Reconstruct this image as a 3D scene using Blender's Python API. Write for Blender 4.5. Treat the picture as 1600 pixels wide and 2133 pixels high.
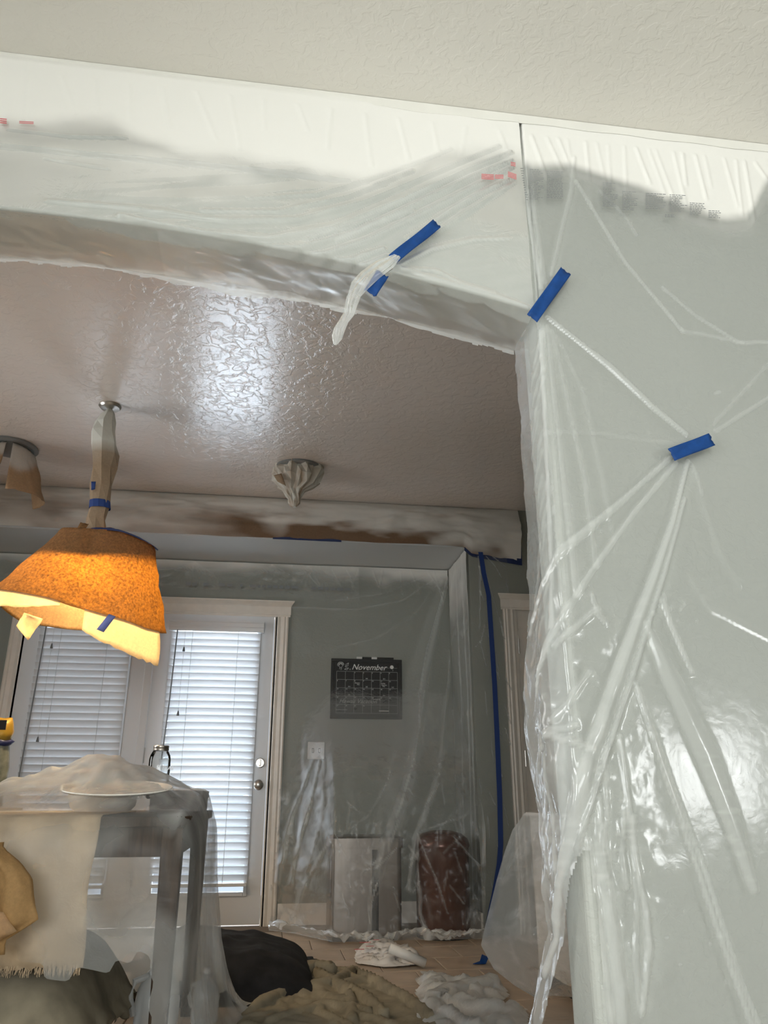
import bpy, math, random
import numpy as np
from mathutils import Vector, Matrix

for o in list(bpy.data.objects): bpy.data.objects.remove(o, do_unlink=True)
S = bpy.context.scene; COL = S.collection
R = math.radians
rng = np.random.default_rng(7); random.seed(7)

# ------------------------------------------------------------ camera
F = 1600.0; PITCH = R(20.3); YAW = R(8.1); H = 0.79
cd = bpy.data.cameras.new('camera'); cam = bpy.data.objects.new('camera', cd); COL.objects.link(cam)
cd.sensor_fit = 'VERTICAL'; cd.sensor_height = 36.0; cd.lens = 36.0 * F / 2133.0
cd.clip_start = 0.05; cd.clip_end = 100
cam.location = (0, 0, H); cam.rotation_euler = (R(90) + PITCH, 0, -YAW)
S.camera = cam
# ------------------------------------------------------------ view, world, daylight
S.view_settings.view_transform = 'Standard'; S.view_settings.look = 'None'
S.view_settings.gamma = 1.0; S.view_settings.use_curve_mapping = False
S.view_settings.exposure = 0.5
w = bpy.data.worlds.new('sky'); S.world = w; w.use_nodes = True
wn = w.node_tree.nodes; wn['Background'].inputs[0].default_value = (.72, .83, 1, 1); wn['Background'].inputs[1].default_value = .8
def area_light(name, loc, rot, sx, sy, power, col):
    l = bpy.data.lights.new(name, 'AREA'); l.shape = 'RECTANGLE'; l.size = sx; l.size_y = sy
    l.energy = power; l.color = col
    o = bpy.data.objects.new(name, l); COL.objects.link(o); o.location = loc; o.rotation_euler = rot
    return o
# daylight entering the living-room windows behind the camera and through the glazed patio doors, plus added side fill
area_light('daylight_living_window', (-0.9, -3.56, 1.45), (R(90), 0, 0), 2.2, 1.5, 90, (1, .99, .96))
area_light('fill_living_side', (-3.36, -1.2, 1.5), (R(90), 0, R(-90)), 2.0, 1.5, 170, (1, .985, .95))  # added sidelight grazing header and pier, no such window known
area_light('daylight_side_window', (3.95, -3.56, .98), (R(90), 0, 0), .9, .8, 60, (1, .98, .96))
area_light('daylight_patio_active', (-.42, 6.05, 1.2), (R(-90), 0, 0), .8, 2.2, 47, (.80, .89, 1))
area_light('daylight_patio_fixed', (-1.32, 6.05, 1.2), (R(-90), 0, 0), .8, 2.2, 15, (.86, .92, 1))

area_light('fill_dining_left', (-3.36, 3.3, 1.5), (R(90), 0, R(-90)), 1.4, 1.3, 32, (1, .95, .9))  # added fill to brighten the dining room, no such window known

# ------------------------------------------------------------ point helpers
def _ray(x, y):
    u = (x - 800) / F; v = -(y - 1066.5) / F
    fw = np.array([math.sin(YAW) * math.cos(PITCH), math.cos(YAW) * math.cos(PITCH), math.sin(PITCH)])
    r = np.array([math.cos(YAW), -math.sin(YAW), 0]); up = np.cross(r, fw)
    return fw + u * r + v * up
def on_y(x, y, Y):
    d = _ray(x, y); return np.array([0, 0, H]) + d * (Y / d[1])
def on_z(x, y, Z):
    d = _ray(x, y); return np.array([0, 0, H]) + d * ((Z - H) / d[2])
def xz(pts, Y): return [tuple(on_y(px, py, Y)[[0, 2]]) for px, py in pts]

# ------------------------------------------------------------ object helpers
def tag(o, label=None, cat=None, group=None, kind=None):
    if label: o['label'] = label
    if cat: o['category'] = cat
    if group: o['group'] = group
    if kind: o['kind'] = kind
    return o
def mesh_obj(name, verts, faces, m, parent=None, smooth=False, attrs=None):
    me = bpy.data.meshes.new(name)
    me.from_pydata([tuple(map(float, v)) for v in verts], [], [tuple(map(int, f)) for f in faces])
    if smooth: me.polygons.foreach_set('use_smooth', [True] * len(me.polygons))
    if attrs:
        for k, a in attrs.items():
            at = me.attributes.new(k, 'FLOAT', 'POINT'); at.data.foreach_set('value', np.asarray(a, dtype=np.float32).ravel())
    if m is not None: me.materials.append(m)
    me.update()
    o = bpy.data.objects.new(name, me); COL.objects.link(o)
    if parent is not None: o.parent = parent
    return o
def empty(name, loc=(0, 0, 0), rz=0):
    o = bpy.data.objects.new(name, None); COL.objects.link(o); o.location = loc; o.rotation_euler = (0, 0, rz); o.empty_display_size = .05
    return o
class MB:
    def __init__(s): s.v = []; s.f = []
    def add(s, vs, fs):
        n = len(s.v); s.v += [tuple(map(float, v)) for v in vs]; s.f += [tuple(i + n for i in f) for f in fs]; return s
    def box(s, x0, x1, y0, y1, z0, z1):
        return s.add([(x0,y0,z0),(x1,y0,z0),(x1,y1,z0),(x0,y1,z0),(x0,y0,z1),(x1,y0,z1),(x1,y1,z1),(x0,y1,z1)],
                     [(0,3,2,1),(4,5,6,7),(0,1,5,4),(1,2,6,5),(2,3,7,6),(3,0,4,7)])
    def loft(s, rings, close=True, cap=True):
        n = len(rings[0]); vs = [p for r in rings for p in r]; fs = []
        for i in range(len(rings) - 1):
            for j in range(n if close else n - 1):
                k = (j + 1) % n; fs.append((i*n+j, i*n+k, (i+1)*n+k, (i+1)*n+j))
        if cap and close: fs += [tuple(range(n))[::-1], tuple(range((len(rings)-1)*n, len(rings)*n))]
        return s.add(vs, fs)
    def lathe(s, prof, c=(0, 0, 0), n=32, cap=True):
        return s.loft([[(c[0] + r*math.cos(2*math.pi*j/n), c[1] + r*math.sin(2*math.pi*j/n), c[2] + z) for j in range(n)] for r, z in prof], cap=cap)
    def lathe_y(s, prof, c, n=24):
        return s.loft([[(c[0] + r*math.cos(2*math.pi*j/n), c[1] + y, c[2] + r*math.sin(2*math.pi*j/n)) for j in range(n)] for r, y in prof])
    def tube(s, pts, r, n=8):
        pts = [Vector(p) for p in pts]; rings = []
        for i, p in enumerate(pts):
            d = (pts[min(i+1, len(pts)-1)] - pts[max(i-1, 0)]).normalized()
            a = d.cross(Vector((0, 0, 1)) if abs(d.z) < .9 else Vector((1, 0, 0))).normalized(); b = d.cross(a)
            rr = r[i] if hasattr(r, '__len__') else r
            rings.append([p + a*rr*math.cos(2*math.pi*j/n) + b*rr*math.sin(2*math.pi*j/n) for j in range(n)])
        return s.loft(rings)
    def build(s, name, m, parent=None, smooth=False, bevel=0, seg=2):
        o = mesh_obj(name, s.v, s.f, m, parent, smooth)
        if bevel:
            b = o.modifiers.new('bevel', 'BEVEL'); b.width = bevel; b.segments = seg; b.limit_method = 'ANGLE'; b.harden_normals = False
        return o
def auto_smooth(o, ang=35):
    me = o.data; me.polygons.foreach_set('use_smooth', [True]*len(me.polygons))
    me.set_sharp_from_angle(angle=R(ang)); return o
def solid(o, t, off=0):
    md = o.modifiers.new('solid', 'SOLIDIFY'); md.thickness = t; md.offset = off; return o
def subsurf(o, n=1):
    md = o.modifiers.new('sub', 'SUBSURF'); md.levels = n; md.render_levels = n; return o

# ------------------------------------------------------------ numpy noise
def vnoise(u, v, seed=0):
    """smooth value noise in [-1,1]"""
    r = np.random.default_rng(seed); T = r.uniform(-1, 1, (64, 64))
    iu = np.floor(u).astype(int); iv = np.floor(v).astype(int); fu = u - iu; fv = v - iv
    fu = fu*fu*(3-2*fu); fv = fv*fv*(3-2*fv)
    a = T[iu % 64, iv % 64]; b = T[(iu+1) % 64, iv % 64]; c = T[iu % 64, (iv+1) % 64]; d = T[(iu+1) % 64, (iv+1) % 64]
    return (a*(1-fu)+b*fu)*(1-fv) + (c*(1-fu)+d*fu)*fv
def fbm(u, v, seed=0, oct=4, ridge=False):
    s = 0; a = 1.0; t = 0
    for k in range(oct):
        n = vnoise(u*2**k, v*2**k, seed+k)
        if ridge: n = 1 - 2*np.abs(n)
        s = s + a*n; t += a; a *= .5
    return s/t
def smooth(a, b, x):
    t = np.clip((x-a)/(b-a), 0, 1); return t*t*(3-2*t)

def fold_field(U, V, folds, minw=.0062):
    """each fold: (points, widths, height, density). Returns displacement and extra film layers."""
    disp = np.zeros_like(U); dens = np.zeros_like(U)
    for pts, wid, h, k in folds:
        n = len(pts)
        if not hasattr(wid, '__len__'): wid = [wid]*n
        best = np.full(U.shape, 9.0); 
        for i in range(n-1):
            ax, ay = pts[i]; bx, by = pts[i+1]; dx, dy = bx-ax, by-ay; L2 = dx*dx+dy*dy+1e-12
            t = np.clip(((U-ax)*dx + (V-ay)*dy)/L2, 0, 1)
            d = np.hypot(U-ax-t*dx, V-ay-t*dy)
            wi = np.maximum(wid[i] + (wid[i+1]-wid[i])*t, minw)
            best = np.minimum(best, d/wi)
        prof = smooth(0, 1, 1-best)
        disp = np.maximum(disp, .36*h*prof)
        dens = dens + k*smooth(0, .45, 1-best)
    return disp, dens
def grid_mesh(name, P, m, parent=None, attrs=None, mask=None, smooth_=True):
    n, k = P.shape[:2]; idx = np.arange(n*k).reshape(n, k)
    q = np.stack([idx[:-1, :-1], idx[1:, :-1], idx[1:, 1:], idx[:-1, 1:]], -1)
    if mask is not None: q = q[mask[:-1, :-1] & mask[1:, :-1] & mask[1:, 1:] & mask[:-1, 1:]]
    q = q.reshape(-1, 4); used = np.unique(q); re = np.full(n*k, -1); re[used] = np.arange(len(used))
    a2 = {kk: np.asarray(a).ravel()[used] for kk, a in attrs.items()} if attrs else None
    return mesh_obj(name, P.reshape(-1, 3)[used], re[q], m, parent, smooth_, a2)
def in_poly(U, V, poly):
    ins = np.zeros(U.shape, bool); n = len(poly)
    for i in range(n):
        x0, y0 = poly[i]; x1, y1 = poly[(i+1) % n]
        c = ((y0 > V) != (y1 > V)) & (U < (x1-x0)*(V-y0)/((y1-y0) + 1e-12) + x0); ins ^= c
    return ins
def cloth(P, rest, steps, heightf=None, boxes=(), iters=8, bend=.3, damp=.97, g=.0012, pin=None, fric=.6):
    """small position-based cloth: P (n,k,3) start, rest spacing (su,sv)"""
    Q = P.copy(); P0 = P.copy(); su, sv = rest
    con = [((1,0),su,1.),((0,1),sv,1.),((1,1),math.hypot(su,sv),.5),((1,-1),math.hypot(su,sv),.5),((2,0),2*su,bend),((0,2),2*sv,bend)]
    for st in range(steps):
        vel = (P-Q)*damp; Q = P.copy(); P = P + vel; P[..., 2] -= g
        for it in range(iters):
            acc = np.zeros_like(P); cnt = np.full(P.shape[:2], 1e-6)
            for (di, dj), L, wt in con:
                if dj >= 0: A = (slice(0, P.shape[0]-di), slice(0, P.shape[1]-dj)); B = (slice(di, None), slice(dj, None))
                else: A = (slice(0, P.shape[0]-di), slice(-dj, None)); B = (slice(di, None), slice(0, dj))
                d = P[B]-P[A]; l = np.sqrt((d*d).sum(-1))+1e-9
                c = d*((l-L)/l*.5*wt)[..., None]
                if di == 2 or dj == 2: c *= (l < L)[..., None]
                acc[A] += c; acc[B] -= c; cnt[A] += wt; cnt[B] += wt
            P = P + acc/cnt[..., None]*1.6
            if pin is not None: P[pin] = P0[pin]
        hit = np.zeros(P.shape[:2], bool)
        if heightf is not None:
            hh = heightf(P[..., 0], P[..., 1]); b = P[..., 2] < hh; P[..., 2] = np.where(b, hh, P[..., 2]); hit |= b
        for (x0, x1, y0, y1, z1) in boxes:
            ins = (P[..., 0] > x0) & (P[..., 0] < x1) & (P[..., 1] > y0) & (P[..., 1] < y1) & (P[..., 2] < z1)
            dd = np.stack([P[..., 0]-x0, x1-P[..., 0], P[..., 1]-y0, y1-P[..., 1], z1-P[..., 2]], -1); j = dd.argmin(-1)
            for kx, (ax, val) in enumerate([(0, x0), (0, x1), (1, y0), (1, y1), (2, z1)]):
                s_ = ins & (j == kx); P[..., ax] = np.where(s_, val, P[..., ax])
            hit |= ins
        b = P[..., 2] < .006; P[..., 2] = np.where(b, .006, P[..., 2]); hit |= b
        Q[hit] += (P[hit]-Q[hit])*fric
    return P

# ------------------------------------------------------------ materials
def nt(name):
    m = bpy.data.materials.new(name); m.use_nodes = True; t = m.node_tree
    for n in list(t.nodes): t.nodes.remove(n)
    out = t.nodes.new('ShaderNodeOutputMaterial'); return m, t, out
def nd(t, typ, ins=None, **kw):
    n = t.nodes.new(typ)
    for k, v in kw.items(): setattr(n, k, v)
    for k, v in (ins or {}).items():
        if hasattr(v, 'is_output') or isinstance(v, bpy.types.NodeSocket): t.links.new(v, n.inputs[k])
        else: n.inputs[k].default_value = v
    return n
def c4(c): return (c[0], c[1], c[2], 1)
def coords(t, scale=(1, 1, 1)):
    tc = nd(t, 'ShaderNodeTexCoord'); return nd(t, 'ShaderNodeMapping', {'Vector': tc.outputs['Object'], 'Scale': scale}).outputs[0]
def ramp(t, fac, stops):
    r = nd(t, 'ShaderNodeValToRGB', {'Fac': fac}); e = r.color_ramp.elements
    while len(e) < len(stops): e.new(.5)
    for i, (p, c) in enumerate(stops): e[i].position = p; e[i].color = c4(c) if len(c) == 3 else c
    return r.outputs[0]
def mat(name, col, rough=.5, metal=0, noise=0, nscale=20, bump=0, bscale=60, spec=.5, stretch=(1, 1, 1), detail=4, bdist=.002, trans=0):
    m, t, out = nt(name); v = coords(t, stretch)
    p = nd(t, 'ShaderNodeBsdfPrincipled', {'Roughness': rough, 'Metallic': metal, 'Base Color': c4(col), 'Specular IOR Level': spec})
    if noise:
        n = nd(t, 'ShaderNodeTexNoise', {'Vector': v, 'Scale': nscale, 'Detail': detail})
        lo = [c*(1-noise) for c in col]; hi = [min(1, c*(1+noise)) for c in col]
        t.links.new(ramp(t, n.outputs[0], [(.3, lo), (.7, hi)]), p.inputs['Base Color'])
    if bump:
        n = nd(t, 'ShaderNodeTexNoise', {'Vector': v, 'Scale': bscale, 'Detail': 5})
        b = nd(t, 'ShaderNodeBump', {'Height': n.outputs[0], 'Strength': bump, 'Distance': bdist}); t.links.new(b.outputs[0], p.inputs['Normal'])
    sh = p.outputs[0]
    if trans:
        tr = nd(t, 'ShaderNodeBsdfTranslucent', {'Color': c4(col)})
        sh = nd(t, 'ShaderNodeMixShader', {0: trans, 1: p.outputs[0], 2: tr.outputs[0]}).outputs[0]
    t.links.new(sh, out.inputs[0]); return m
def knockdown(name, col, rough, strength, scale=26, spec=.5, ior=1.5):
    """painted drywall with a knock-down texture"""
    m, t, out = nt(name); v = coords(t)
    n1 = nd(t, 'ShaderNodeTexNoise', {'Vector': v, 'Scale': scale, 'Detail': 5, 'Roughness': .55, 'Distortion': .6})
    pl = nd(t, 'ShaderNodeMapRange', {'Value': n1.outputs[0], 'From Min': .46, 'From Max': .56})
    n2 = nd(t, 'ShaderNodeTexNoise', {'Vector': v, 'Scale': scale*7, 'Detail': 3})
    h = nd(t, 'ShaderNodeMath', {0: n2.outputs[0], 1: .35, 2: pl.outputs[0]}, operation='MULTIPLY_ADD')
    b = nd(t, 'ShaderNodeBump', {'Height': h.outputs[0], 'Strength': strength, 'Distance': .0016})
    p = nd(t, 'ShaderNodeBsdfPrincipled', {'Roughness': rough, 'Base Color': c4(col), 'Normal': b.outputs[0], 'Specular IOR Level': spec, 'IOR': ior})
    t.links.new(p.outputs[0], out.inputs[0]); return m
def film(name, alpha=.22, layer=.35, tint=(.93, .95, .93), rough=.16, crinkle=.35, cscale=14, paintcol=(.86, .85, .80), gloss=.5, stretch=(1, 1, 1)):
    """thin milky polythene: see-through, scattering, glossy; 'layers' adds doubled film and some painted-in brightness, 'paint' dried overspray"""
    m, t, out = nt(name); v = coords(t, stretch)
    la = nd(t, 'ShaderNodeAttribute', attribute_name='layers').outputs['Fac']
    pa = nd(t, 'ShaderNodeAttribute', attribute_name='paint').outputs['Fac']
    n1 = nd(t, 'ShaderNodeTexNoise', {'Vector': v, 'Scale': cscale, 'Detail': 6, 'Roughness': .6, 'Distortion': 1.2})
    n2 = nd(t, 'ShaderNodeTexVoronoi', {'Vector': v, 'Scale': cscale*1.7}, feature='DISTANCE_TO_EDGE')
    h = nd(t, 'ShaderNodeMath', {0: n2.outputs['Distance'], 1: .25, 2: n1.outputs[0]}, operation='MULTIPLY_ADD')
    b = nd(t, 'ShaderNodeBump', {'Height': h.outputs[0], 'Strength': crinkle, 'Distance': .01})
    d = nd(t, 'ShaderNodeBsdfDiffuse', {'Color': c4(tint), 'Normal': b.outputs[0]})
    tl = nd(t, 'ShaderNodeBsdfTranslucent', {'Color': c4(tint), 'Normal': b.outputs[0]})
    sc = nd(t, 'ShaderNodeMixShader', {0: .4, 1: d.outputs[0], 2: tl.outputs[0]})
    tr = nd(t, 'ShaderNodeBsdfTransparent', {'Color': (1, 1, 1, 1)})
    al = nd(t, 'ShaderNodeMath', {0: la, 1: layer, 2: alpha}, operation='MULTIPLY_ADD', use_clamp=True)
    base = nd(t, 'ShaderNodeMixShader', {0: al.outputs[0], 1: tr.outputs[0], 2: sc.outputs[0]})
    gl = nd(t, 'ShaderNodeBsdfGlossy', {'Color': (1, 1, 1, 1), 'Roughness': rough, 'Normal': b.outputs[0]})
    fr = nd(t, 'ShaderNodeFresnel', {'IOR': 1.45, 'Normal': b.outputs[0]})
    fg = nd(t, 'ShaderNodeMath', {0: fr.outputs[0], 1: gloss*2}, operation='MULTIPLY', use_clamp=True)
    s = nd(t, 'ShaderNodeMixShader', {0: fg.outputs[0], 1: base.outputs[0], 2: gl.outputs[0]})
    pd = nd(t, 'ShaderNodeBsdfPrincipled', {'Base Color': c4(paintcol), 'Roughness': .6})
    s2 = nd(t, 'ShaderNodeMixShader', {0: pa, 1: s.outputs[0], 2: pd.outputs[0]})
    t.links.new(s2.outputs[0], out.inputs[0]); return m
def kraft(name, front=(.43, .26, .12), glow=(.80, .48, .145), trans=.5, bump=.3, sprayed=None, mott=.42):
    m, t, out = nt(name); v = coords(t)
    n = nd(t, 'ShaderNodeTexNoise', {'Vector': v, 'Scale': 90, 'Detail': 8, 'Roughness': .75})
    n3 = nd(t, 'ShaderNodeTexNoise', {'Vector': v, 'Scale': 9, 'Detail': 4})
    b = nd(t, 'ShaderNodeBump', {'Height': n3.outputs[0], 'Strength': bump, 'Distance': .02})
    col = ramp(t, n.outputs[0], [(.3, [c*.8 for c in front]), (.7, front)])
    gcol = ramp(t, n.outputs[0], [(.36, [c*mott for c in glow]), (.62, glow)])
    if sprayed:
        pa = nd(t, 'ShaderNodeAttribute', attribute_name='paint').outputs['Fac']
        col = nd(t, 'ShaderNodeMix', {0: pa, 6: col, 7: c4(sprayed)}, data_type='RGBA').outputs[2]
    d = nd(t, 'ShaderNodeBsdfPrincipled', {'Base Color': col, 'Roughness': .75, 'Normal': b.outputs[0], 'Specular IOR Level': .2})
    tl = nd(t, 'ShaderNodeBsdfTranslucent', {'Color': gcol, 'Normal': b.outputs[0]})
    s = nd(t, 'ShaderNodeMixShader', {0: trans, 1: d.outputs[0], 2: tl.outputs[0]})
    t.links.new(s.outputs[0], out.inputs[0]); return m
def thin_glass(name, tint=(.97, .99, 1), rough=.02):
    m, t, out = nt(name)
    tr = nd(t, 'ShaderNodeBsdfTransparent', {'Color': c4(tint)}); gl = nd(t, 'ShaderNodeBsdfGlossy', {'Roughness': rough})
    fr = nd(t, 'ShaderNodeFresnel', {'IOR': 1.5})
    s = nd(t, 'ShaderNodeMixShader', {0: fr.outputs[0], 1: tr.outputs[0], 2: gl.outputs[0]}); t.links.new(s.outputs[0], out.inputs[0]); return m
def weave(name, col, scale=240, rough=.9, noise=.25):
    m, t, out = nt(name); v = coords(t)
    wv = nd(t, 'ShaderNodeTexWave', {'Vector': v, 'Scale': scale, 'Distortion': 1.5}); n = nd(t, 'ShaderNodeTexNoise', {'Vector': v, 'Scale': 12, 'Detail': 6})
    b = nd(t, 'ShaderNodeBump', {'Height': wv.outputs[1], 'Strength': .25, 'Distance': .001})
    c = ramp(t, n.outputs[0], [(.3, [x*(1-noise) for x in col]), (.7, [x*(1+noise) for x in col])])
    p = nd(t, 'ShaderNodeBsdfPrincipled', {'Base Color': c, 'Roughness': rough, 'Normal': b.outputs[0], 'Specular IOR Level': .2}); t.links.new(p.outputs[0], out.inputs[0]); return m

M = {}
M['ceil'] = knockdown('white ceiling paint', (.78, .76, .70), .45, .35, 30)
M['ceil_wet'] = knockdown('fresh semi-gloss ceiling paint', (.78, .71, .65), .20, .55, 20, .5, 1.9)
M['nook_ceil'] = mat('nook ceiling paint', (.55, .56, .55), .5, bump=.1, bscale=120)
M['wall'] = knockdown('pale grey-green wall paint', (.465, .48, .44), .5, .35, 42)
M['wall_shaded'] = knockdown('shaded grey-green wall paint', (.25, .258, .222), .5, .3, 42)  # same paint as the pale wall, with the nook's shade put into the colour
M['trim'] = mat('cream trim gloss paint', (.74, .68, .60), .35, noise=.04)
M['door_white'] = mat('white door paint', (.72, .72, .72), .4)
M['slat'] = mat('white vinyl slat', (.80, .80, .80), .35, trans=.22)
M['carpet'] = mat('pale carpet', (.62, .57, .50), .95, noise=.1, nscale=80, bump=.4, bscale=300)
M['tile'] = mat('beige ceramic tile', (.44, .34, .25), .35, noise=.15, nscale=9, bump=.1, bscale=40)
M['grout'] = mat('grout', (.24, .19, .15), .9)
M['blue'] = mat('blue painter tape', (.004, .052, .215), .6, bump=.5, bscale=220, noise=.12, nscale=60, bdist=.0006, spec=.3)
M['film'] = film('masking film')
M['film_near'] = film('masking film on wall', alpha=.18, layer=.34, crinkle=.06, cscale=18, rough=.13, gloss=.42)
M['film_head'] = film('masking film over header', alpha=.34, layer=.5, crinkle=.06, cscale=9, rough=.32, gloss=.25)
M['film_table'] = film('drop film over table', alpha=.055, layer=.75, crinkle=.3, cscale=14, rough=.36, gloss=.18)
M['film_floor'] = film('drop film on floor', alpha=.55, layer=.3, crinkle=.5, cscale=12, rough=.3)
M['kraft'] = kraft('kraft masking paper', trans=.55)
M['kraft_lit_tone'] = kraft('kraft paper with lit tone', front=(.85, .68, .48), glow=(1, .84, .58), trans=.75, mott=.85)  # bulb-lit brightness of the hem put into the paper colour
M['kraft_spray'] = kraft('kraft paper with white overspray', front=(.36, .26, .17), glow=(.3, .2, .1), trans=.1, sprayed=(.72, .72, .66))
M['steel'] = mat('brushed stainless steel', (.27, .24, .215), .38, 1, noise=.08, nscale=30, stretch=(1, 1, .05))
M['nickel'] = mat('satin nickel', (.55, .52, .48), .3, 1)
M['bronze'] = mat('russet enamelled metal', (.10, .036, .02), .25, .35, noise=.15, nscale=8)
M['dark'] = mat('matt black', (.02, .02, .02), .6)
M['wood'] = mat('dark stained wood', (.055, .036, .023), .6, spec=.15, noise=.35, nscale=14, stretch=(8, 8, .6))
M['burlap'] = weave('beige burlap', (.50, .38, .25), 180)
M['canvas'] = weave('olive canvas drop cloth', (.27, .235, .17), 260)
M['black_cloth'] = weave('black cloth', (.018, .018, .02), 200, .85, .4)
M['ceramic'] = mat('white ceramic', (.92, .88, .80), .3)
M['white_plastic'] = mat('white plastic', (.72, .70, .66), .4)
M['red_print'] = mat('red print', (.55, .05, .06), .5)
M['pink_print'] = mat('faded red print', (.62, .16, .17), .6)
M['grey_print'] = mat('grey print', (.22, .23, .23), .7)
M['chalk'] = mat('chalk marker', (.82, .83, .80), .8)
M['slate'] = mat('black chalkboard', (.006, .006, .006), .5, spec=.15)
M['board_frame'] = mat('black frame', (.008, .007, .006), .5, spec=.2)
M['glass'] = thin_glass('window glass')
M['jar_glass'] = thin_glass('jar glass', (.93, .95, .95), .05)
M['tin'] = mat('zinc lid', (.42, .38, .34), .35, 1)
M['amber'] = mat('dark red liquid', (.10, .012, .006), .15)
M['cord'] = mat('white cord', (.55, .55, .54), .7)
M['wand'] = mat('clear grey wand', (.22, .23, .24), .3)
M['jug'] = film('translucent jug plastic', alpha=.5, crinkle=.05, rough=.3)
M['yellow'] = mat('yellow foil', (.42, .25, .03), .4, .2)
M['navy'] = mat('navy print', (.02, .025, .09), .5)
M['bag_grey'] = mat('grey-green printed bag', (.20, .21, .17), .5, noise=.5, nscale=18)

# ============================================================ SETTING
CZ = 2.74; Y1 = 1.715; Y1B = 1.865; YB = 5.05; YD = 5.65; NZ = 2.44; JX = .675
XL, XR = -3.2, 4.7
def struct(o): o['kind'] = 'structure'; return o
def holed(mb, axis, a0, a1, z0, z1, t0, t1, holes):
    """wall slab spanning a0..a1 x z0..z1 (axis = 'x' or 'y'), thickness t0..t1, rectangular holes"""
    As = sorted({a0, a1, *[h[0] for h in holes], *[h[1] for h in holes]}); Zs = sorted({z0, z1, *[h[2] for h in holes], *[h[3] for h in holes]})
    for i in range(len(As)-1):
        for j in range(len(Zs)-1):
            ca, cz = (As[i]+As[i+1])/2, (Zs[j]+Zs[j+1])/2
            if any(h[0] < ca < h[1] and h[2] < cz < h[3] for h in holes): continue
            if axis == 'x': mb.box(As[i], As[i+1], t0, t1, Zs[j], Zs[j+1])
            else: mb.box(t0, t1, As[i], As[i+1], Zs[j], Zs[j+1])
    return mb
fl = struct(MB().box(XL, XR, -3.5, 6.0, -.1, 0).build('floor', M['grout']))
ts = .302
tile_me = None
for i in range(-10, 9):
    for j in range(12):
        x = .13 + i*.305 + (.1525 if j % 2 else 0); y = 2.0 + j*.305
        if y + .3 > YD: continue
        if tile_me is None:
            t_ = MB().box(0, ts, 0, ts, 0, .008).build('tile', M['tile'], fl, bevel=.003, seg=1); tile_me = t_.data; bm_ = t_
        else:
            t_ = bm_.copy(); COL.objects.link(t_)
        t_.location = (x, y, 0)
struct(MB().box(XL, XR, -3.5, Y1B, CZ, CZ+.1).build('ceiling', M['ceil']))
struct(MB().box(XL, 3.0, Y1B, YB+.1, CZ, CZ+.1).build('ceiling_dining', M['ceil_wet']))
struct(MB().box(XL, 1.42, YB+.1, YD+.1, NZ, NZ+.1).build('ceiling_nook', M['nook_ceil']))
# arched opening between living room and dining room
def arch(x):
    c = -.75; t = np.clip(np.abs((x-c)/(JX-c)), 0, 1); return 2.215 - .175*t**2.0
mb = MB(); xs = np.linspace(-2.175, JX, 61)
for i in range(60):
    x0, x1 = xs[i], xs[i+1]; z0, z1 = arch(x0), arch(x1)
    fs = [(0,1,2,3),(7,6,5,4),(0,4,5,1),(3,2,6,7)]
    if i == 0: fs.append((0,3,7,4))
    if i == 59: fs.append((1,5,6,2))
    mb.add([(x0,Y1,z0),(x1,Y1,z1),(x1,Y1,CZ),(x0,Y1,CZ),(x0,Y1B,z0),(x1,Y1B,z1),(x1,Y1B,CZ),(x0,Y1B,CZ)], fs)
mb.box(XL, -2.175, Y1, Y1B, 0, CZ)
wf = struct(mb.build('wall_front', M['wall'])); MB().box(JX, XR, Y1, Y1B, 0, CZ).build('pier', M['wall'], wf, bevel=.02, seg=4)
# dining room and nook shell
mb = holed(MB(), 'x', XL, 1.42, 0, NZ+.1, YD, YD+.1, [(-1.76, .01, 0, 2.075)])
struct(mb.build('wall_back', M['wall_shaded']))
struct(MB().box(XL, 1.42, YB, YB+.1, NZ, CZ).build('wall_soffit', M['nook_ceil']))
struct(MB().box(1.32, 1.42, YB+.1, YD, 0, NZ).build('wall_nook', M['wall_shaded']))
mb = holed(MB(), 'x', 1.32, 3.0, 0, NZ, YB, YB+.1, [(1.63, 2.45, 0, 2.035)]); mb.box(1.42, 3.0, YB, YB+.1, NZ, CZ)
struct(mb.build('wall_hall', M['wall_shaded']))
struct(holed(MB(), 'y', -3.5, YD+.1, 0, CZ, XL-.1, XL, [(2.6, 4.0, .85, 2.15), (-2.2, -.2, .75, 2.25)]).build('wall_left', M['wall_shaded']))
struct(MB().box(XL, XR, -3.4, Y1, 0, .012).build('floor_living', M['carpet']))
wr = struct(empty('window_4', (XL-.05, -1.2, .75))); f = MB().box(-.04, .04, -1, 1, 0, .05).box(-.04, .04, -1, 1, 1.45, 1.5).box(-.04, .04, -1, -.95, .05, 1.45).box(-.04, .04, .95, 1, .05, 1.45).box(-.03, .03, -.02, .02, .05, 1.45); f.build('window_frame', M['door_white'], wr); MB().box(-.003, .003, -.95, .95, .05, 1.45).build('pane', M['glass'], wr)  # unseen window added for the grazing sidelight
wr = struct(empty('window_3', (XL-.05, 3.3, .85))); f = MB().box(-.04, .04, -.7, .7, 0, .05).box(-.04, .04, -.7, .7, 1.25, 1.3).box(-.04, .04, -.7, -.65, .05, 1.25).box(-.04, .04, .65, .7, .05, 1.25); f.build('window_frame', M['door_white'], wr); MB().box(-.003, .003, -.65, .65, .05, 1.25).build('pane', M['glass'], wr)  # unseen window added to go with the dining fill light
struct(MB().box(2.9, 3.0, Y1B, YB, 0, CZ).build('wall_right', M['wall_shaded']))
struct(MB().box(XR, XR+.1, -3.5, Y1B, 0, CZ).build('wall_side', M['wall']))
struct(holed(MB(), 'x', XL, XR, 0, CZ, -3.5, -3.4, [(-2.0, .2, .7, 2.2), (3.5, 4.4, .58, 1.38)]).build('wall_rear', M['wall']))
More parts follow.
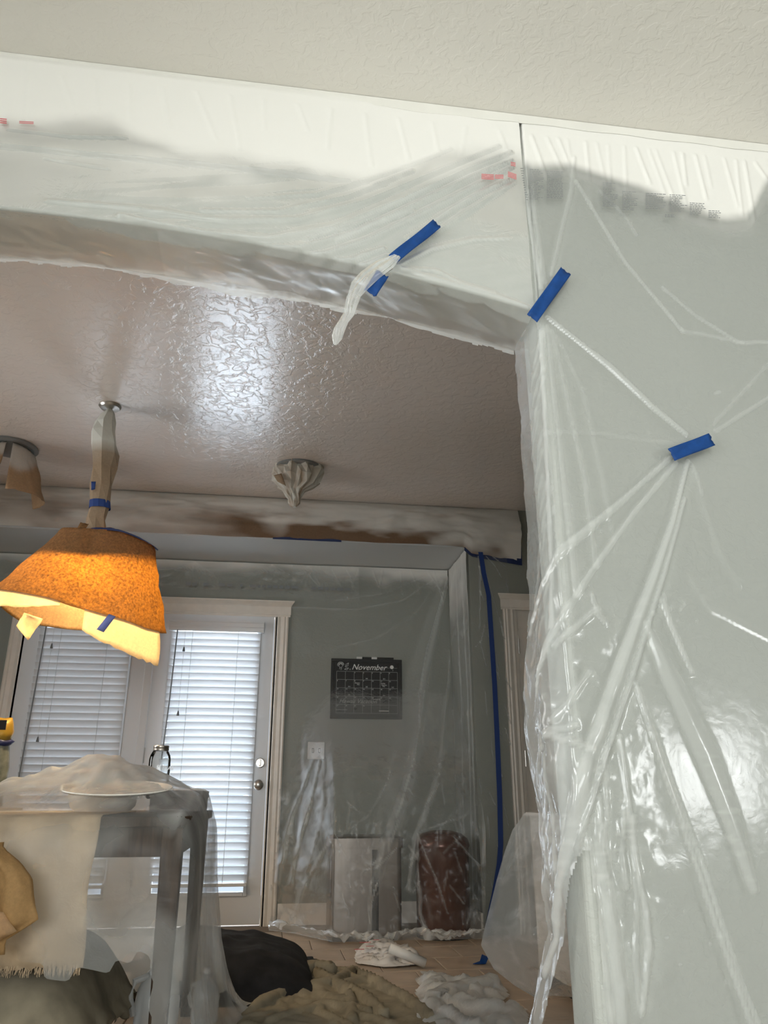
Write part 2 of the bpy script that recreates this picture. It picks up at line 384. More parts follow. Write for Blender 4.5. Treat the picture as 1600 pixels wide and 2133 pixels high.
for n, (x0, x1, z0, z1) in enumerate([(-2.0, .2, .7, 2.2), (3.5, 4.4, .58, 1.38)]):
    wr = struct(empty('window_%d' % (n+1), ((x0+x1)/2, -3.45, z0)))
    f = MB(); c = (x1-x0)/2; h = z1-z0
    for a, b, z_, e in [(-c, c, 0, .05), (-c, c, h-.05, h)]: f.box(a, b, -.04, .04, z_, e)
    for a in (-c, c-.05): f.box(a, a+.05, -.04, .04, .05, h-.05)
    f.box(-.02, .02, -.03, .03, .05, h-.05); f.build('window_frame', M['door_white'], wr)
    MB().box(-c+.05, c-.05, -.003, .003, .05, h-.05).build('pane', M['glass'], wr)
# baseboards
struct(MB().box(.10, 1.32, YD-.016, YD, 0, .13).build('baseboard_back', M['trim'], bevel=.004))
struct(MB().box(1.304, 1.32, YB-.016, YD-.016, 0, .13).build('baseboard_nook', M['trim'], bevel=.004))
# patio ground outside
struct(MB().box(-3, 2, YD+.12, 7.5, -.1, -.02).build('floor_patio', M['grout']))

# ---- patio door pair, casing
def casing_profile(x_out, x_in, z0, z1, Yw, m, par):
    """vertical moulded casing leg from outer edge to inner edge"""
    s = 1 if x_in > x_out else -1; wdt = abs(x_in-x_out)
    prof = [(0, 0), (0, .022), (.10, .026), (.22, .020), (.34, .024), (.62, .014), (.80, .017), (.9, .010), (1, .010), (1, 0)]
    ring = lambda z: [(x_out + s*p*wdt, Yw-d, z) for p, d in prof]
    return auto_smooth(MB().loft([ring(z0), ring(z1)]).build('casing_leg', m, par), 30)
def head_casing(x0, x1, z0, z1, Yw, m, par):
    h = z1-z0
    prof = [(0, 0), (.012, 0), (.012, .12), (.016, .14), (.016, .66), (.024, .72), (.03, .80), (.045, .90), (.05, .94), (.05, 1.0), (0, 1.0)]
    rings = []
    for k, x in enumerate((x0, x1)):
        sg = -1 if k == 0 else 1
        rings.append([(x + sg*d*.7, Yw-d, z0 + t*h) for d, t in prof])
    return auto_smooth(MB().loft(rings).build('head_casing', m, par), 30)
tr = struct(empty('trim_1', (-.86, YD, 0)))
def loc_children(e):
    for c in e.children: c.location = -Vector(e.location)
casing_profile(.092, 0.0, 0, 2.03, YD, M['trim'], tr); casing_profile(-1.832, -1.74, 0, 2.03, YD, M['trim'], tr)
head_casing(-1.835, .095, 2.03, 2.145, YD, M['trim'], tr)
j = MB().box(-1.76, -1.74, YD-.01, YD+.1, 0, 2.075).box(-.01, .01, YD-.01, YD+.1, 0, 2.075).box(-1.74, -.01, YD-.01, YD+.1, 2.035, 2.075)
j.build('jamb', M['trim'], tr); MB().box(-.90, -.845, YD-.022, YD+.1, 0, 2.03).build('mullion', M['door_white'], tr, bevel=.006); loc_children(tr)
def patio_door(n, x0, x1, g0, g1):
    d = struct(empty('door_%d' % n, ((x0+x1)/2, YD+.02, 0)))
    s = MB(); gz0, gz1 = .20, 1.93; y0, y1 = YD-.005, YD+.04
    s.box(x0, g0, y0, y1, .01, 2.03).box(g1, x1, y0, y1, .01, 2.03).box(g0, g1, y0, y1, .01, gz0).box(g0, g1, y0, y1, gz1, 2.03)
    s.build('door_slab', M['door_white'], d)
    f = MB(); w_ = .022
    f.box(g0-w_, g0+.004, y0-.012, y0, gz0-w_, gz1+w_).box(g1-.004, g1+w_, y0-.012, y0, gz0-w_, gz1+w_).box(g0+.004, g1-.004, y0-.012, y0, gz0-w_, gz0+.004).box(g0+.004, g1-.004, y0-.012, y0, gz1-.004, gz1+w_)
    f.build('lite_frame', M['door_white'], d, bevel=.004)
    MB().box(g0, g1, YD+.015, YD+.021, gz0, gz1).build('pane', M['glass'], d)
    if n == 2:
        b = auto_smooth(MB().lathe_y([(.034, 0), (.034, -.006), (.026, -.012), (.013, -.016), (.012, -.035), (.022, -.042), (.028, -.052), (.027, -.062), (.018, -.068), (.0, -.068)], (-.066, y0, .862)).build('knob', M['nickel'], d))
        b = auto_smooth(MB().lathe_y([(.033, 0), (.033, -.008), (.027, -.014), (0, -.014)], (-.062, y0, 1.005)).build('deadbolt', M['nickel'], d))
        MB().box(-.068, -.056, y0-.034, y0-.013, .985, 1.028).build('thumb_turn', M['nickel'], d, bevel=.003)
        for hz in (.25, 1.0, 1.75): MB().tube([(-.846, y0-.006, hz), (-.846, y0-.006, hz+.1)], .007, 10).build('hinge', M['nickel'], d)
    loc_children(d); return d
patio_door(1, -1.738, -.90, -1.60, -1.02)
patio_door(2, -.845, -.012, -.715, -.125)
# hall door with casing
tr = struct(empty('trim_2', (1.6, YB, 0)))
casing_profile(1.545, 1.63, 0, 2.0, YB, M['trim'], tr); casing_profile(2.535, 2.45, 0, 2.0, YB, M['trim'], tr); head_casing(1.54, 2.54, 2.0, 2.105, YB, M['trim'], tr)
MB().box(1.63, 1.645, YB, YB+.1, 0, 2.02).box(2.435, 2.45, YB, YB+.1, 0, 2.02).box(1.645, 2.435, YB, YB+.1, 2.015, 2.035).build('jamb', M['trim'], tr); loc_children(tr)
d = struct(empty('door_3', (2.04, YB+.03, 0)))
MB().box(1.65, 2.43, YB+.012, YB+.05, .01, 2.01).build('door_slab', M['trim'], d, bevel=.003)
for z0, z1 in ((.25, .9), (1.05, 1.85)):
    for x0, x1 in ((1.76, 2.0), (2.08, 2.32)): MB().box(x0, x1, YB+.006, YB+.02, z0, z1).build('raised_panel', M['trim'], d, bevel=.012)
for hz in (.3, .97, 1.70): MB().tube([(1.648, YB+.004, hz), (1.648, YB+.004, hz+.1)], .007, 10).build('hinge', M['nickel'], d)
loc_children(d)

# ============================================================ BLINDS
def blind(x0, x1, tilt, label, jitter, lower):
    e = empty('window_blind', ((x0+x1)/2, YD-.05, .22)); tag(e, label, 'blind', 'horizontal blinds on the patio doors')
    c = (x1-x0)/2; ztop = 1.90-.22
    vp = [(0, 0), (-.030, 0), (-.034, .008), (-.034, .03), (-.040, .038), (-.040, .062), (-.046, .07), (-.046, .08), (0, .08)]
    auto_smooth(MB().loft([[(-c-.02, y+.02, ztop+z) for y, z in vp], [(c+.02, y+.02, ztop+z) for y, z in vp]]).build('valance', M['door_white'], e), 30)
    # curved slat profile, 50 mm wide
    wv = .051; n = 6; mb = MB(); rr = []
    for x in np.linspace(-c, c, 2):
        top = [(x, (k/n-.5)*wv, .0035*(1-(2*k/n-1)**2)+.0013) for k in range(n+1)]; bot = [(x, (k/n-.5)*wv, .0035*(1-(2*k/n-1)**2)-.0013) for k in range(n, -1, -1)]
        rr.append(top+bot)
    mb.loft(rr); first = None; N = 34; r_ = random.Random(jitter)
    for k in range(N):
        z = ztop - .03 - k*.0478
        if first is None: o = first = auto_smooth(mb.build('slat', M['slat'], e), 60)
        else: o = first.copy(); COL.objects.link(o)
        o.location = (0, 0, z); o.rotation_euler = (R(tilt + r_.uniform(-3, 3)), 0, 0)
    zb = ztop - .03 - N*.0478 + .008
    MB().box(-c, c, -.026, .026, zb-.012, zb+.008).build('bottom_rail', M['door_white'], e, bevel=.004)
    for fx in (-.52, .5):
        lc = MB()
        for yy in (-.025, .025): lc.tube([(c*fx, yy, zb), (c*fx, yy, ztop)], .0012, 4)
        lc.build('ladder_cord', M['cord'], e)
    MB().tube([(-c+.045, -.038, ztop), (-c+.035, -.042, ztop-.5), (-c+.02, -.045, lower)], .0045, 8).build('tilt_wand', M['wand'], e)
    pc = MB().tube([(-c+.10, -.036, ztop), (-c+.10, -.037, lower+.32)], .001, 4)
    pc.build('pull_cord', M['cord'], e)
    for zz in (lower+.32, ztop-.12): auto_smooth(MB().lathe([(.003, .03), (.006, .02), (.010, 0), (.008, -.004), (.0, -.004)], (-c+.10, -.037, zz-.03), 12).build('cord_tassel', M['wand'], e))
    return e
blind(-1.625, -1.005, -66, 'dim grey horizontal slat blind on the left patio door, behind the paper-wrapped pendant', 1, .62)
blind(-.735, -.105, -50, 'bright bluish-white horizontal slat blind on the right patio door beside the knob', 2, .80)

# ============================================================ PLASTIC OVER THE HEADER
YF = Y1 - .012
def curve1(pts):
    a = sorted(pts); xs_ = [p[0] for p in a]; zs_ = [p[1] for p in a]; return lambda x: np.interp(x, xs_, zs_)
paint_edge = curve1(xz([(-300, 220), (0, 255), (120, 268), (230, 268), (290, 300), (380, 335), (500, 345), (620, 365), (760, 392), (850, 372), (920, 335), (1040, 320), (1075, 330), (1110, 350), (1180, 345), (1230, 362), (1330, 395), (1430, 438), (1500, 462), (1555, 455), (1600, 380), (1750, 330)], YF))
def header_sheet():
    du = .006; us = np.arange(-1.45, .66, du)
    vs = np.concatenate([np.arange(0, 1.0001, .008), 1 + np.arange(1, 36)*.008])   # 0..1 face, >1 wraps below
    U, V = np.meshgrid(us, vs, indexing='ij')
    zb = arch(U) - .008
    face = V <= 1
    Z = np.where(face, (CZ-.004) + (zb-(CZ-.004))*np.clip(V, 0, 1), zb)
    Y = np.full_like(U, YF)
    # wrap: underside of the header, then ragged free edge behind it
    s = np.clip(V-1, 0, 1)                                     # metres below the front edge
    hang = .010 + .007*fbm(U*4, V*3, 31, 3)
    Y = np.where(face, Y, YF + np.clip(s*.95, 0, .185)); Z = np.where(face, Z, zb - hang*np.sin(np.clip(s/.06, 0, 1)*math.pi/2) - .03*smooth(.17, .28, s)*(1+fbm(U*7, V, 5)))
    # taut folds radiating to the tape and the corner (measured on the face)
    t1 = on_y(812, 545, YF)[[0, 2]]; pu = lambda *p: xz(p, YF)
    folds = []
    for pts, wd, h, dn in [
        ([(250, 452), (420, 490), (560, 500), (690, 478), (830, 420), (960, 360), (1064, 318)], .016, .030, .22), ([(330, 480), (480, 520), (620, 520), (740, 486), (870, 425), (980, 372), (1066, 336)], .013, .034, .30),
        ([(430, 520), (560, 545), (680, 532), (770, 500), (890, 440), (1000, 385), (1068, 348)], .012, .034, .32), ([(520, 540), (640, 556), (730, 545), (800, 520)], .012, .032, .35), ([(600, 560), (700, 565), (770, 552), (806, 535)], .010, .03, .35),
        ([(300, 440), (470, 462), (620, 458), (760, 420), (900, 362), (1040, 305)], .012, .020, .12), ([(420, 440), (580, 442), (720, 410), (860, 355)], .008, .014, .12), ([(520, 415), (660, 405), (800, 365), (940, 310)], .008, .012, .10),
        ([(850, 500), (940, 440), (1010, 400), (1070, 372)], .010, .034, .45), ([(868, 515), (960, 450), (1030, 405), (1072, 380)], .010, .02, .25), ([(640, 500), (740, 470), (820, 430), (960, 365)], .007, .024, .25), ([(700, 505), (780, 470), (860, 440)], .007, .02, .3),
        ([(100, 420), (300, 436), (470, 460)], .012, .014, .10), ([(20, 275), (150, 290), (260, 292)], .008, .010, .15), ([(95, 330), (150, 340), (225, 352)], .006, .008, .2)]:
        folds.append((pu(*pts), [wd*.6] + [wd]*(len(pts)-2) + [wd*.5], h, dn))
    folds += [(pu((830, 555), (900, 520), (985, 500), (1060, 498)), [.003, .008, .009, .004], .008, .4), (pu((840, 560), (910, 565), (960, 590), (1030, 610)), [.003, .006, .007, .003], .007, .35),
              (pu((835, 560), (900, 580), (1000, 606), (1100, 640)), [.004, .012, .014, .006], .010, .45)]
    hl = xz([(-300, 282), (0, 308), (400, 345), (800, 388), (1000, 408)], YF); hline = np.interp(U, [q[0] for q in hl], [q[1] for q in hl])
    for x in range(-150, 1060, 70):
        o = rng.uniform(-25, 25); y0 = 150 + .12*x
        folds.append((pu((x, y0), (x+o+15, y0+rng.uniform(50, 110))), [.010, .002], .006, .0))
    D, L = fold_field(U, Z, folds)
    lowmask = smooth(2.5, 2.2, Z)
    stp = smooth(-.002, .002, Z-hline)*smooth(.3, -.1, U); D = D + .009*stp; L = L + .10*stp
    D = D + .002*fbm(U*3, Z*7, 3, 3) + lowmask*.003*np.clip(fbm(U*2 - Z*2, (Z - .22*U)*20, 8, 2, True), -.3, 1)*smooth(-.7, -.1, U)*smooth(.35, .0, U)
    D = D*smooth(0, .06, V)
    Yo = np.where(face, Y - np.clip(D, -.006, 1) - .002, Y); Zo = np.where(face, Z, Z - .0035*fbm(U*8-V*6, V*14, 9, 3, True)*smooth(0, .05, s))
    # hand-torn rear edge
    endv = 1.22 + .05*fbm(U*6, U*0, 12, 3); mask = V <= endv
    n_ = fbm(U*5, Z*9, 40, 4)
    pe = paint_edge(U) + .045*n_
    paint = smooth(-.05, .05, Z - pe)*np.where(face, 1, 0)
    mist = smooth(-.28, -.02, Z-pe)*smooth(-.1, .6, fbm(U*3.2, Z*6, 47, 3))*np.where(face, 1, 0)
    paint = np.maximum(paint, .6*mist)
    L = L + .3*smooth(1.0, 1.05, V)*(.6+.5*fbm(U*9, V*12, 15, 3, True)) + np.where(face, .12*lowmask*fbm(U*3-Z*3, (Z-.25*U)*22, 18, 3, True), 0)
    P = np.stack([U, Yo, Zo], -1)
    o = grid_mesh('masking_film', P, M['film_head'], None, {'layers': np.clip(L, 0, 1.2), 'paint': np.clip(paint, 0, 1)}, mask)
    tag(o, 'milky plastic film over the arched header, painted white along its top', 'plastic sheet')
    # painted-over tape strip along the ceiling line
    xs_ = np.linspace(-1.45, .655, 120); v = []
    for x in xs_:
        wob = .002*math.sin(x*31)+.002*math.sin(x*13); v += [(x, YF-.0030, CZ-.001), (x, YF-.0030, CZ-.036+wob)]
    tp = mesh_obj('tape_edge', v, [(2*i, 2*i+2, 2*i+3, 2*i+1) for i in range(119)], M['paint_white'], o); solid(tp, .0006)
    # faded red print on the film
    pr = MB()
    def strip(cx, cy, w_, h_, sl, rows):
        for r_ in range(rows):
            a = on_y(cx, cy + r_*h_, YF-.022); b = on_y(cx+w_, cy+w_*sl + r_*h_, YF-.022); c_ = on_y(cx+w_, cy+w_*sl+h_*.6+r_*h_, YF-.022); d_ = on_y(cx, cy+h_*.6+r_*h_, YF-.022)
            pr.add([a, b, c_, d_], [(0, 3, 2, 1)])
    strip(1003, 362, 26, 3, .06, 4); strip(1031, 364, 18, 3, .0, 3); strip(1058, 357, 18, 3, .35, 4); strip(1064, 337, 10, 3, .2, 3); strip(0, 246, 14, 4, .1, 3); strip(40, 252, 30, 3, .05, 2)
    pr.build('red_print', M['pink_print'], o)['kind'] = 'stuff'
    # loose twisted tail of film hanging from the tape
    rows = [(828, 533, 10), (802, 552, 24), (770, 574, 24), (751, 594, 21), (738, 614, 18), (731, 636, 16), (727, 653, 14), (716, 670, 12), (707, 686, 16), (701, 703, 15), (698, 718, 5)]
    rings = []; rr = np.random.default_rng(4)
    for i, (x, y, wpx) in enumerate(rows):
        c = on_y(x, y, YF-.045+.004*i); hw = wpx/1710*1.75*.78; a0 = rr.uniform(0, 3)
        rings.append([c + np.array([1.05*hw*math.cos(t), .35*hw*math.sin(t), -.35*hw*math.cos(t)])*(1+.22*math.sin(4*t+.5*i)) + rr.normal(0, .07*hw, 3) for t in np.linspace(0, 2*math.pi, 18)[:-1]])
    t_ = MB().loft(rings).build('twisted_tail', M['film'], o, smooth=False)
    me = t_.data; at = me.attributes.new('layers', 'FLOAT', 'POINT'); at.data.foreach_set('value', [.3]*len(me.vertices))
    return o
M['paint_white'] = mat('dried white paint', (.80, .79, .73), .55, noise=.03, nscale=8)
header_sheet()

# ============================================================ PLASTIC OVER THE WALL PIER
def pier_sheet():
    du = .0048; us = np.arange(-.205, 1.05, du); vs = np.arange(.0, CZ-.002, .0062)
    U, Z = np.meshgrid(us, vs, indexing='ij')
    Xc = JX - .008; r_ = .022
    X = np.where(U > 0, Xc + U, Xc); Y = np.where(U > 0, YF, YF - U)
    # rounded corner
    nx = np.where(U > 0, 0., -1.); ny = np.where(U > 0, -1., 0.)
    sm = smooth(-.03, .03, U); nx = -(1-sm); ny = -sm; nl = np.hypot(nx, ny); nx /= nl; ny /= nl
    FU = np.where(U > 0, Xc + U, Xc + U)      # fold coordinates: unrolled
    pu = lambda *p: xz(p, YF)
    T1 = (1120, 655); T2 = (1415, 945)
    f = []
    A = lambda pts, w_, h, k: f.append((pu(*pts), w_, h, k))
    A([(1140, 662), (1270, 765), (1360, 850), (1428, 905)], [.004, .014, .012, .010], .020, .9)
    A([(1395, 955), (1290, 1050), (1180, 1140), (1100, 1215), (1040, 1290)], [.004, .011, .015, .014, .01], .018, .75)
    A([(1408, 965), (1320, 1070), (1240, 1180), (1150, 1320), (1105, 1440)], [.003, .006, .010, .012, .008], .014, .7)
    A([(1432, 962), (1400, 1090), (1360, 1210), (1290, 1400), (1230, 1570), (1180, 1760), (1130, 1900), (1080, 2060)], [.003, .011, .017, .024, .024, .024, .020, .018], .030, .85)
    A([(1425, 1040), (1385, 1190), (1320, 1400), (1262, 1570), (1200, 1770)], [.002, .005, .008, .008, .006], .022, .5)
    A([(1488, 900), (1600, 830), (1800, 720)], [.003, .008, .012], .010, .45); A([(1485, 885), (1600, 760)], [.002, .005], .006, .3)
    A([(1200, 380), (1245, 455), (1300, 545), (1375, 635), (1420, 690)], [.003, .006, .005, .006, .003], .010, .55)
    A([(1250, 400), (1300, 450), (1325, 490)], [.003, .004, .002], .006, .35)
    A([(1380, 600), (1450, 660), (1540, 715), (1640, 712)], [.002, .005, .006, .004], .008, .5); A([(1420, 690), (1480, 700), (1545, 716)], [.002, .004, .003], .006, .35)
    A([(1128, 600), (1098, 430), (1075, 300)], [.004, .007, .004], .014, .8); A([(1136, 590), (1118, 470), (1105, 400)], [.003, .006, .003], .010, .4)
    A([(1148, 575), (1170, 480), (1190, 400), (1196, 330)], [.003, .008, .012, .008], .012, .45)
    A([(1128, 690), (1134, 900), (1142, 1150), (1150, 1300)], [.006, .009, .010, .008], .008, .9)
    A([(1140, 680), (1158, 860), (1180, 1050), (1200, 1240)], [.003, .007, .012, .012], .010, .55)
    A([(1150, 690), (1185, 850), (1220, 1010), (1240, 1180)], [.002, .006, .010, .010], .008, .35)
    A([(1160, 700), (1215, 820), (1255, 1000), (1275, 1120)], [.002, .004, .008, .004], .006, .25)
    A([(1130, 900), (1250, 905), (1400, 925)], [.004, .008, .004], .006, .2)
    A([(1438, 965), (1452, 990), (1462, 1030)], [.002, .005, .002], .006, .35); A([(1440, 975), (1500, 1160), (1545, 1220)], [.002, .014, .006], .006, .15)
    A([(1322, 1423), (1380, 1600), (1430, 1740), (1500, 1950), (1575, 2160)], [.004, .006, .009, .011, .012], .018, .55)
    A([(1330, 1435), (1400, 1640), (1470, 1820), (1540, 2040), (1590, 2160)], [.002, .003, .004, .006, .006], .008, .55)
    A([(1345, 1300), (1400, 1420), (1470, 1570), (1520, 1700), (1570, 1850)], [.012, .034, .040, .030, .018], .018, .45)
    A([(1382, 1240), (1395, 1300), (1425, 1370)], [.003, .010, .004], .010, .35); A([(1376, 1250), (1410, 1330), (1440, 1400)], [.003, .006, .003], .012, .6)
    A([(1246, 1660), (1250, 1760), (1262, 1850), (1280, 1980), (1300, 2150)], [.004, .020, .020, .018, .020], .020, .6)
    A([(1225, 1750), (1236, 1850), (1255, 1990), (1275, 2150)], [.004, .006, .006, .008], .014, .6)
    A([(1289, 1533), (1300, 1620), (1318, 1760), (1345, 1900), (1350, 1975), (1335, 2110)], [.004, .012, .006, .008, .012, .006], .016, .7)
    A([(1318, 1700), (1325, 1860), (1322, 2000), (1330, 2100)], [.003, .005, .005, .003], .012, .5); A([(1300, 1680), (1296, 1780), (1304, 1850)], [.003, .006, .002], .012, .55)
    A([(1258, 1560), (1262, 1700), (1256, 1760)], [.002, .003, .002], .010, .6)
    A([(1160, 1340), (1195, 1310), (1240, 1270)], [.003, .010, .003], .014, .6); A([(1165, 1500), (1200, 1440), (1228, 1400)], [.003, .012, .003], .014, .5)
    A([(1100, 1500), (1150, 1525), (1230, 1560)], [.006, .009, .004], .012, .6); A([(1100, 1560), (1160, 1520), (1200, 1512)], [.003, .012, .003], .014, .6)
    A([(1180, 1540), (1172, 1640), (1168, 1760)], [.010, .016, .006], .012, .45); A([(1130, 1560), (1122, 1700), (1130, 1850)], [.004, .010, .004], .012, .5)
    A([(1232, 1240), (1245, 1280), (1262, 1300)], [.003, .012, .003], .012, .6); A([(1440, 1215), (1480, 1270), (1600, 1330)], [.003, .010, .004], .006, .15)
    for k in range(26):       # gathers under the ceiling tape
        x = 1085 + k*26 + rng.uniform(-8, 8); y0 = 250 + (x-1110)*.12 + 35
        f.append((pu((x, y0), (x + rng.uniform(-5, 45), y0 + rng.uniform(60, 150))), [.006, .002], rng.uniform(.004, .010), .0))
    for k in range(34):       # slanting creases on the return into the opening
        y = 720 + k*34; x = 1085 + rng.uniform(-25, 30); f.append((pu((x, y+30), (x+rng.uniform(15, 45), y-rng.uniform(10, 50))), [.002, .004], rng.uniform(.003, .008), .25))
    D, L = fold_field(FU, Z, f, .0088)
    # crackle in the lower half, smoother above
    low = smooth(1.55, 1.0, Z)*smooth(.26, .06, U)
    cr = fbm(U*9 + Z*3, Z*5 - U*4, 21, 4, True)
    D = D + .0013*fbm(U*5, Z*5, 22, 4)*(1-.8*smooth(.25, .4, U)*smooth(1.3, 1.0, Z)) + .008*low*np.clip(cr, -.2, 1) + .003*smooth(.05, -.05, U)*fbm(U*16 + Z*8, Z*10, 24, 3, True)
    L = L + .22*low*smooth(.2, .7, cr) + .35*smooth(.03, -.02, U) + .10*smooth(.62, .8, fbm(U*6, Z*22, 29, 4, True)) + .5*smooth(.50, .75, fbm(U*42, Z*60, 26, 2))*smooth(.05, .5, fbm(U*4, Z*6, 27, 2))*smooth(2.2, 1.7, Z) + .35*smooth(.35, .7, fbm(U*8, Z*70, 28, 3, True))*np.exp(-((Z-.70-.03*np.sin(U*4))/.07)**2)  # fine specks paint small glints into the film's milkiness
    # the wrapped return bulges away from the jamb lower down
    ret = smooth(.01, -.06, U)
    bulge = np.interp(Z, [0, .25, .5, .75, .95, 1.1, 1.3, 2.7], [.15, .10, .02, .025, .045, .035, .012, .006])
    D = D*smooth(CZ, CZ-.07, Z)
    X = X + nx*(D + bulge*ret + .002); Y = Y + ny*(np.clip(D, -.006, 1) + .002)
    seam = np.interp(Z, sorted([p[1] for p in pu((1066, 268), (1075, 330), (1095, 430), (1110, 540), (1118, 620))]), sorted([p[0] for p in pu((1066, 268), (1075, 330), (1095, 430), (1110, 540), (1118, 620))], reverse=True))
    lim = np.where(Z > on_y(1118, 640, YF)[2], seam - Xc, np.interp(Z, [0, .3, 2.03], [-.17, -.19, -.165]) + .02*fbm(Z*9, U*0, 33, 3))
    mask = U >= lim - .004
    hole = pu((1205, 1790), (1180, 1880), (1158, 1960), (1140, 2200), (1262, 2200), (1243, 1950), (1226, 1770))
    mask &= ~in_poly(FU, Z, hole)
    n_ = fbm(U*6, Z*10, 40, 4); pe = paint_edge(FU) + .02*n_
    paint = np.maximum(smooth(-.035, .03, Z-pe), .25*smooth(-.10, 0, Z-pe))*smooth(-.02, .01, FU - seam + .02)
    o = grid_mesh('masking_film', np.stack([X, Y, Z], -1), M['film_near'], None, {'layers': np.clip(L, 0, 1.4), 'paint': np.clip(paint, 0, 1)}, mask)
    tag(o, 'clear plastic film covering the grey-green wall to the right of the opening', 'plastic sheet')
    xs_ = np.linspace(JX-.02, 1.71, 90); v = []
    for x in xs_:
        wob = .002*math.sin(x*27); v += [(x, YF-.0034, CZ-.001), (x, YF-.0034, CZ-.034+wob)]
    tp = mesh_obj('tape_edge', v, [(2*i, 2*i+2, 2*i+3, 2*i+1) for i in range(89)], M['paint_white'], o); solid(tp, .0006)
    pr = MB(); rr = np.random.default_rng(12)
    def para(x0, y0, w_, rows, lean=.05, short=True):
        for k in range(rows):
            y = y0 + k*3.4; ww = w_*(1 if not short else rr.uniform(.55, 1)); x = x0
            while x < x0+ww-3:
                L_ = min(rr.uniform(3, 9), x0+ww-x); q = [on_y(a, y + (a-x0)*lean + b, YF-.016) for a, b in ((x, 0), (x+L_, 0), (x+L_, 1.5), (x, 1.5))]
                pr.add(q, [(0, 3, 2, 1)]); x += L_+1.3
    para(1103, 352, 32, 19); para(1139, 356, 34, 17, short=False); para(1256, 380, 32, 15); para(1296, 398, 34, 12); para(1345, 402, 44, 10); para(1395, 405, 40, 11); para(1437, 422, 34, 8); para(1385, 447, 22, 2, .03, False); para(1476, 438, 30, 5)
    for k in range(14): para(1084 + k*.9, 350 + k*5, 7, 1)
    pr.build('grey_print', M['grey_print'], o)['kind'] = 'stuff'
    return o
pier_sheet()

# ============================================================ BLUE TAPE PIECES
def tape(c0, c1, wpx, Y, label, group='short pieces of blue painter tape', Y2=None, name='painter_tape'):
    a = np.array(on_y(*c0, Y)); b = np.array(on_y(*c1, Y2 if Y2 else Y)); d = b-a; L = np.linalg.norm(d); d /= L
    nrm = np.array([0, -1, 0.]); s = np.cross(d, nrm); s /= np.linalg.norm(s); w_ = wpx/1710*Y*1.06/2; rr = np.random.default_rng(int(c0[0]))
    n = 12; k = 6; v = []; f = []
    for i in range(n+1):
        for q in range(k+1):
            t = i/n; jag = (rr.uniform(-.0012, .0012) + .0018*math.sin(q*2.6+c0[0])) if i in (0, n) else 0
            p = a + d*(L*t+jag) + s*w_*(2*q/k-1) + np.array([0, -.003 - .002*math.sin(t*7+q), 0]); v.append(p)
    for i in range(n):
        for q in range(k): f.append((i*(k+1)+q, (i+1)*(k+1)+q, (i+1)*(k+1)+q+1, i*(k+1)+q+1))
    o = mesh_obj(name, v, f, M['blue'], None, True); solid(o, .0012); tag(o, label, 'tape', group); return o
tape((818, 541), (910, 467), 30, YF-.020, 'long blue tape piece slanting upward in the middle of the arched header')
tape((1108, 664), (1178, 566), 33, YF-.020, 'blue tape piece slanting at the upper corner of the opening')
tape((1398, 948), (1482, 916), 34, YF-.026, 'blue tape piece on the plastic-covered wall at the right, gathering folds')
o = tape((771, 612), (797, 571), 34, YF-.026, 'short dark blue tape piece under the header edge behind the hanging film tail', Y2=YF-.034)
M['blue_n'] = mat('navy-blue tape', (.006, .035, .17), .6, bump=.4, bscale=200, bdist=.0006)

# ============================================================ MASKING PAPER ON THE SOFFIT
def soffit_paper():
    us = np.arange(-3.15, 1.705, .012); vs = np.linspace(0, 1, 34); U, V = np.meshgrid(us, vs, indexing='ij')
    zb = np.interp(U, [-3.2, 1.28, 1.34, 1.70], [2.452, 2.445, 2.395, 2.345]) + .008*fbm(U*3, U*0, 3, 3)
    Z = CZ-.003 + (zb-CZ+.003)*V
    bil = np.clip(fbm(U*1.6, V*2.4, 51, 3), -.2, 1)*.05 + .018*fbm(U*4 + V, V*5, 52, 4, True)
    D = (.012 + np.clip(bil + .02, .0, .08))*np.sin(np.clip(V, 0, 1)*math.pi)**.7 + .004
    n = fbm(U*2.2, V*3.4, 53, 4) + .35*fbm(U*1.1, V*0, 58, 2)
    br = smooth(.38, .72, V + .45*n)*smooth(-.9, .3, U) + .55*smooth(.2, .8, V+.6*n)
    br *= smooth(-.3, .25, fbm(U*2.3, V*1.5, 57, 3)+.2)
    P = np.stack([U, YB-.004-D, Z], -1)
    o = grid_mesh('masking_paper', P, M['soffit_paper'], None, {'paint': np.clip(1-.9*br, 0, 1)})
    tag(o, 'brown masking paper band with white overspray along the soffit', 'masking paper')
    def tp(x0, x1, dz, h, nm='tape_strip'):
        xs_ = np.linspace(x0, x1, max(8, int((x1-x0)*40))); v = []
        for x in xs_:
            z = float(np.interp(x, [-3.2, 1.28, 1.34, 1.70], [2.452, 2.445, 2.395, 2.345])) + dz; v += [(x, YB-.012-.003*math.sin(x*40), z+.004*math.sin(x*23)), (x, YB-.010, z-h)]
        b = mesh_obj(nm, v, [(2*i, 2*i+2, 2*i+3, 2*i+1) for i in range(len(xs_)-1)], M['blue_dk'], o); solid(b, .002); b['label'] = 'blue painter tape'; return b
    tp(-.05, .42, .004, .014); tp(1.29, 1.705, .012, .036)
    b = MB().box(1.668, 1.705, YB-.016, YB-.012, 2.35, 2.68).build('tape_strip', M['blue_dk'], o); b['label'] = 'blue painter tape'
M['soffit_paper'] = kraft('masking paper on soffit with overspray', front=(.20, .125, .075), glow=(.2, .12, .06), trans=.05, sprayed=(.66, .64, .59), bump=.2)
M['blue_dk'] = mat('navy tape', (.006, .02, .09), .6)
soffit_paper()

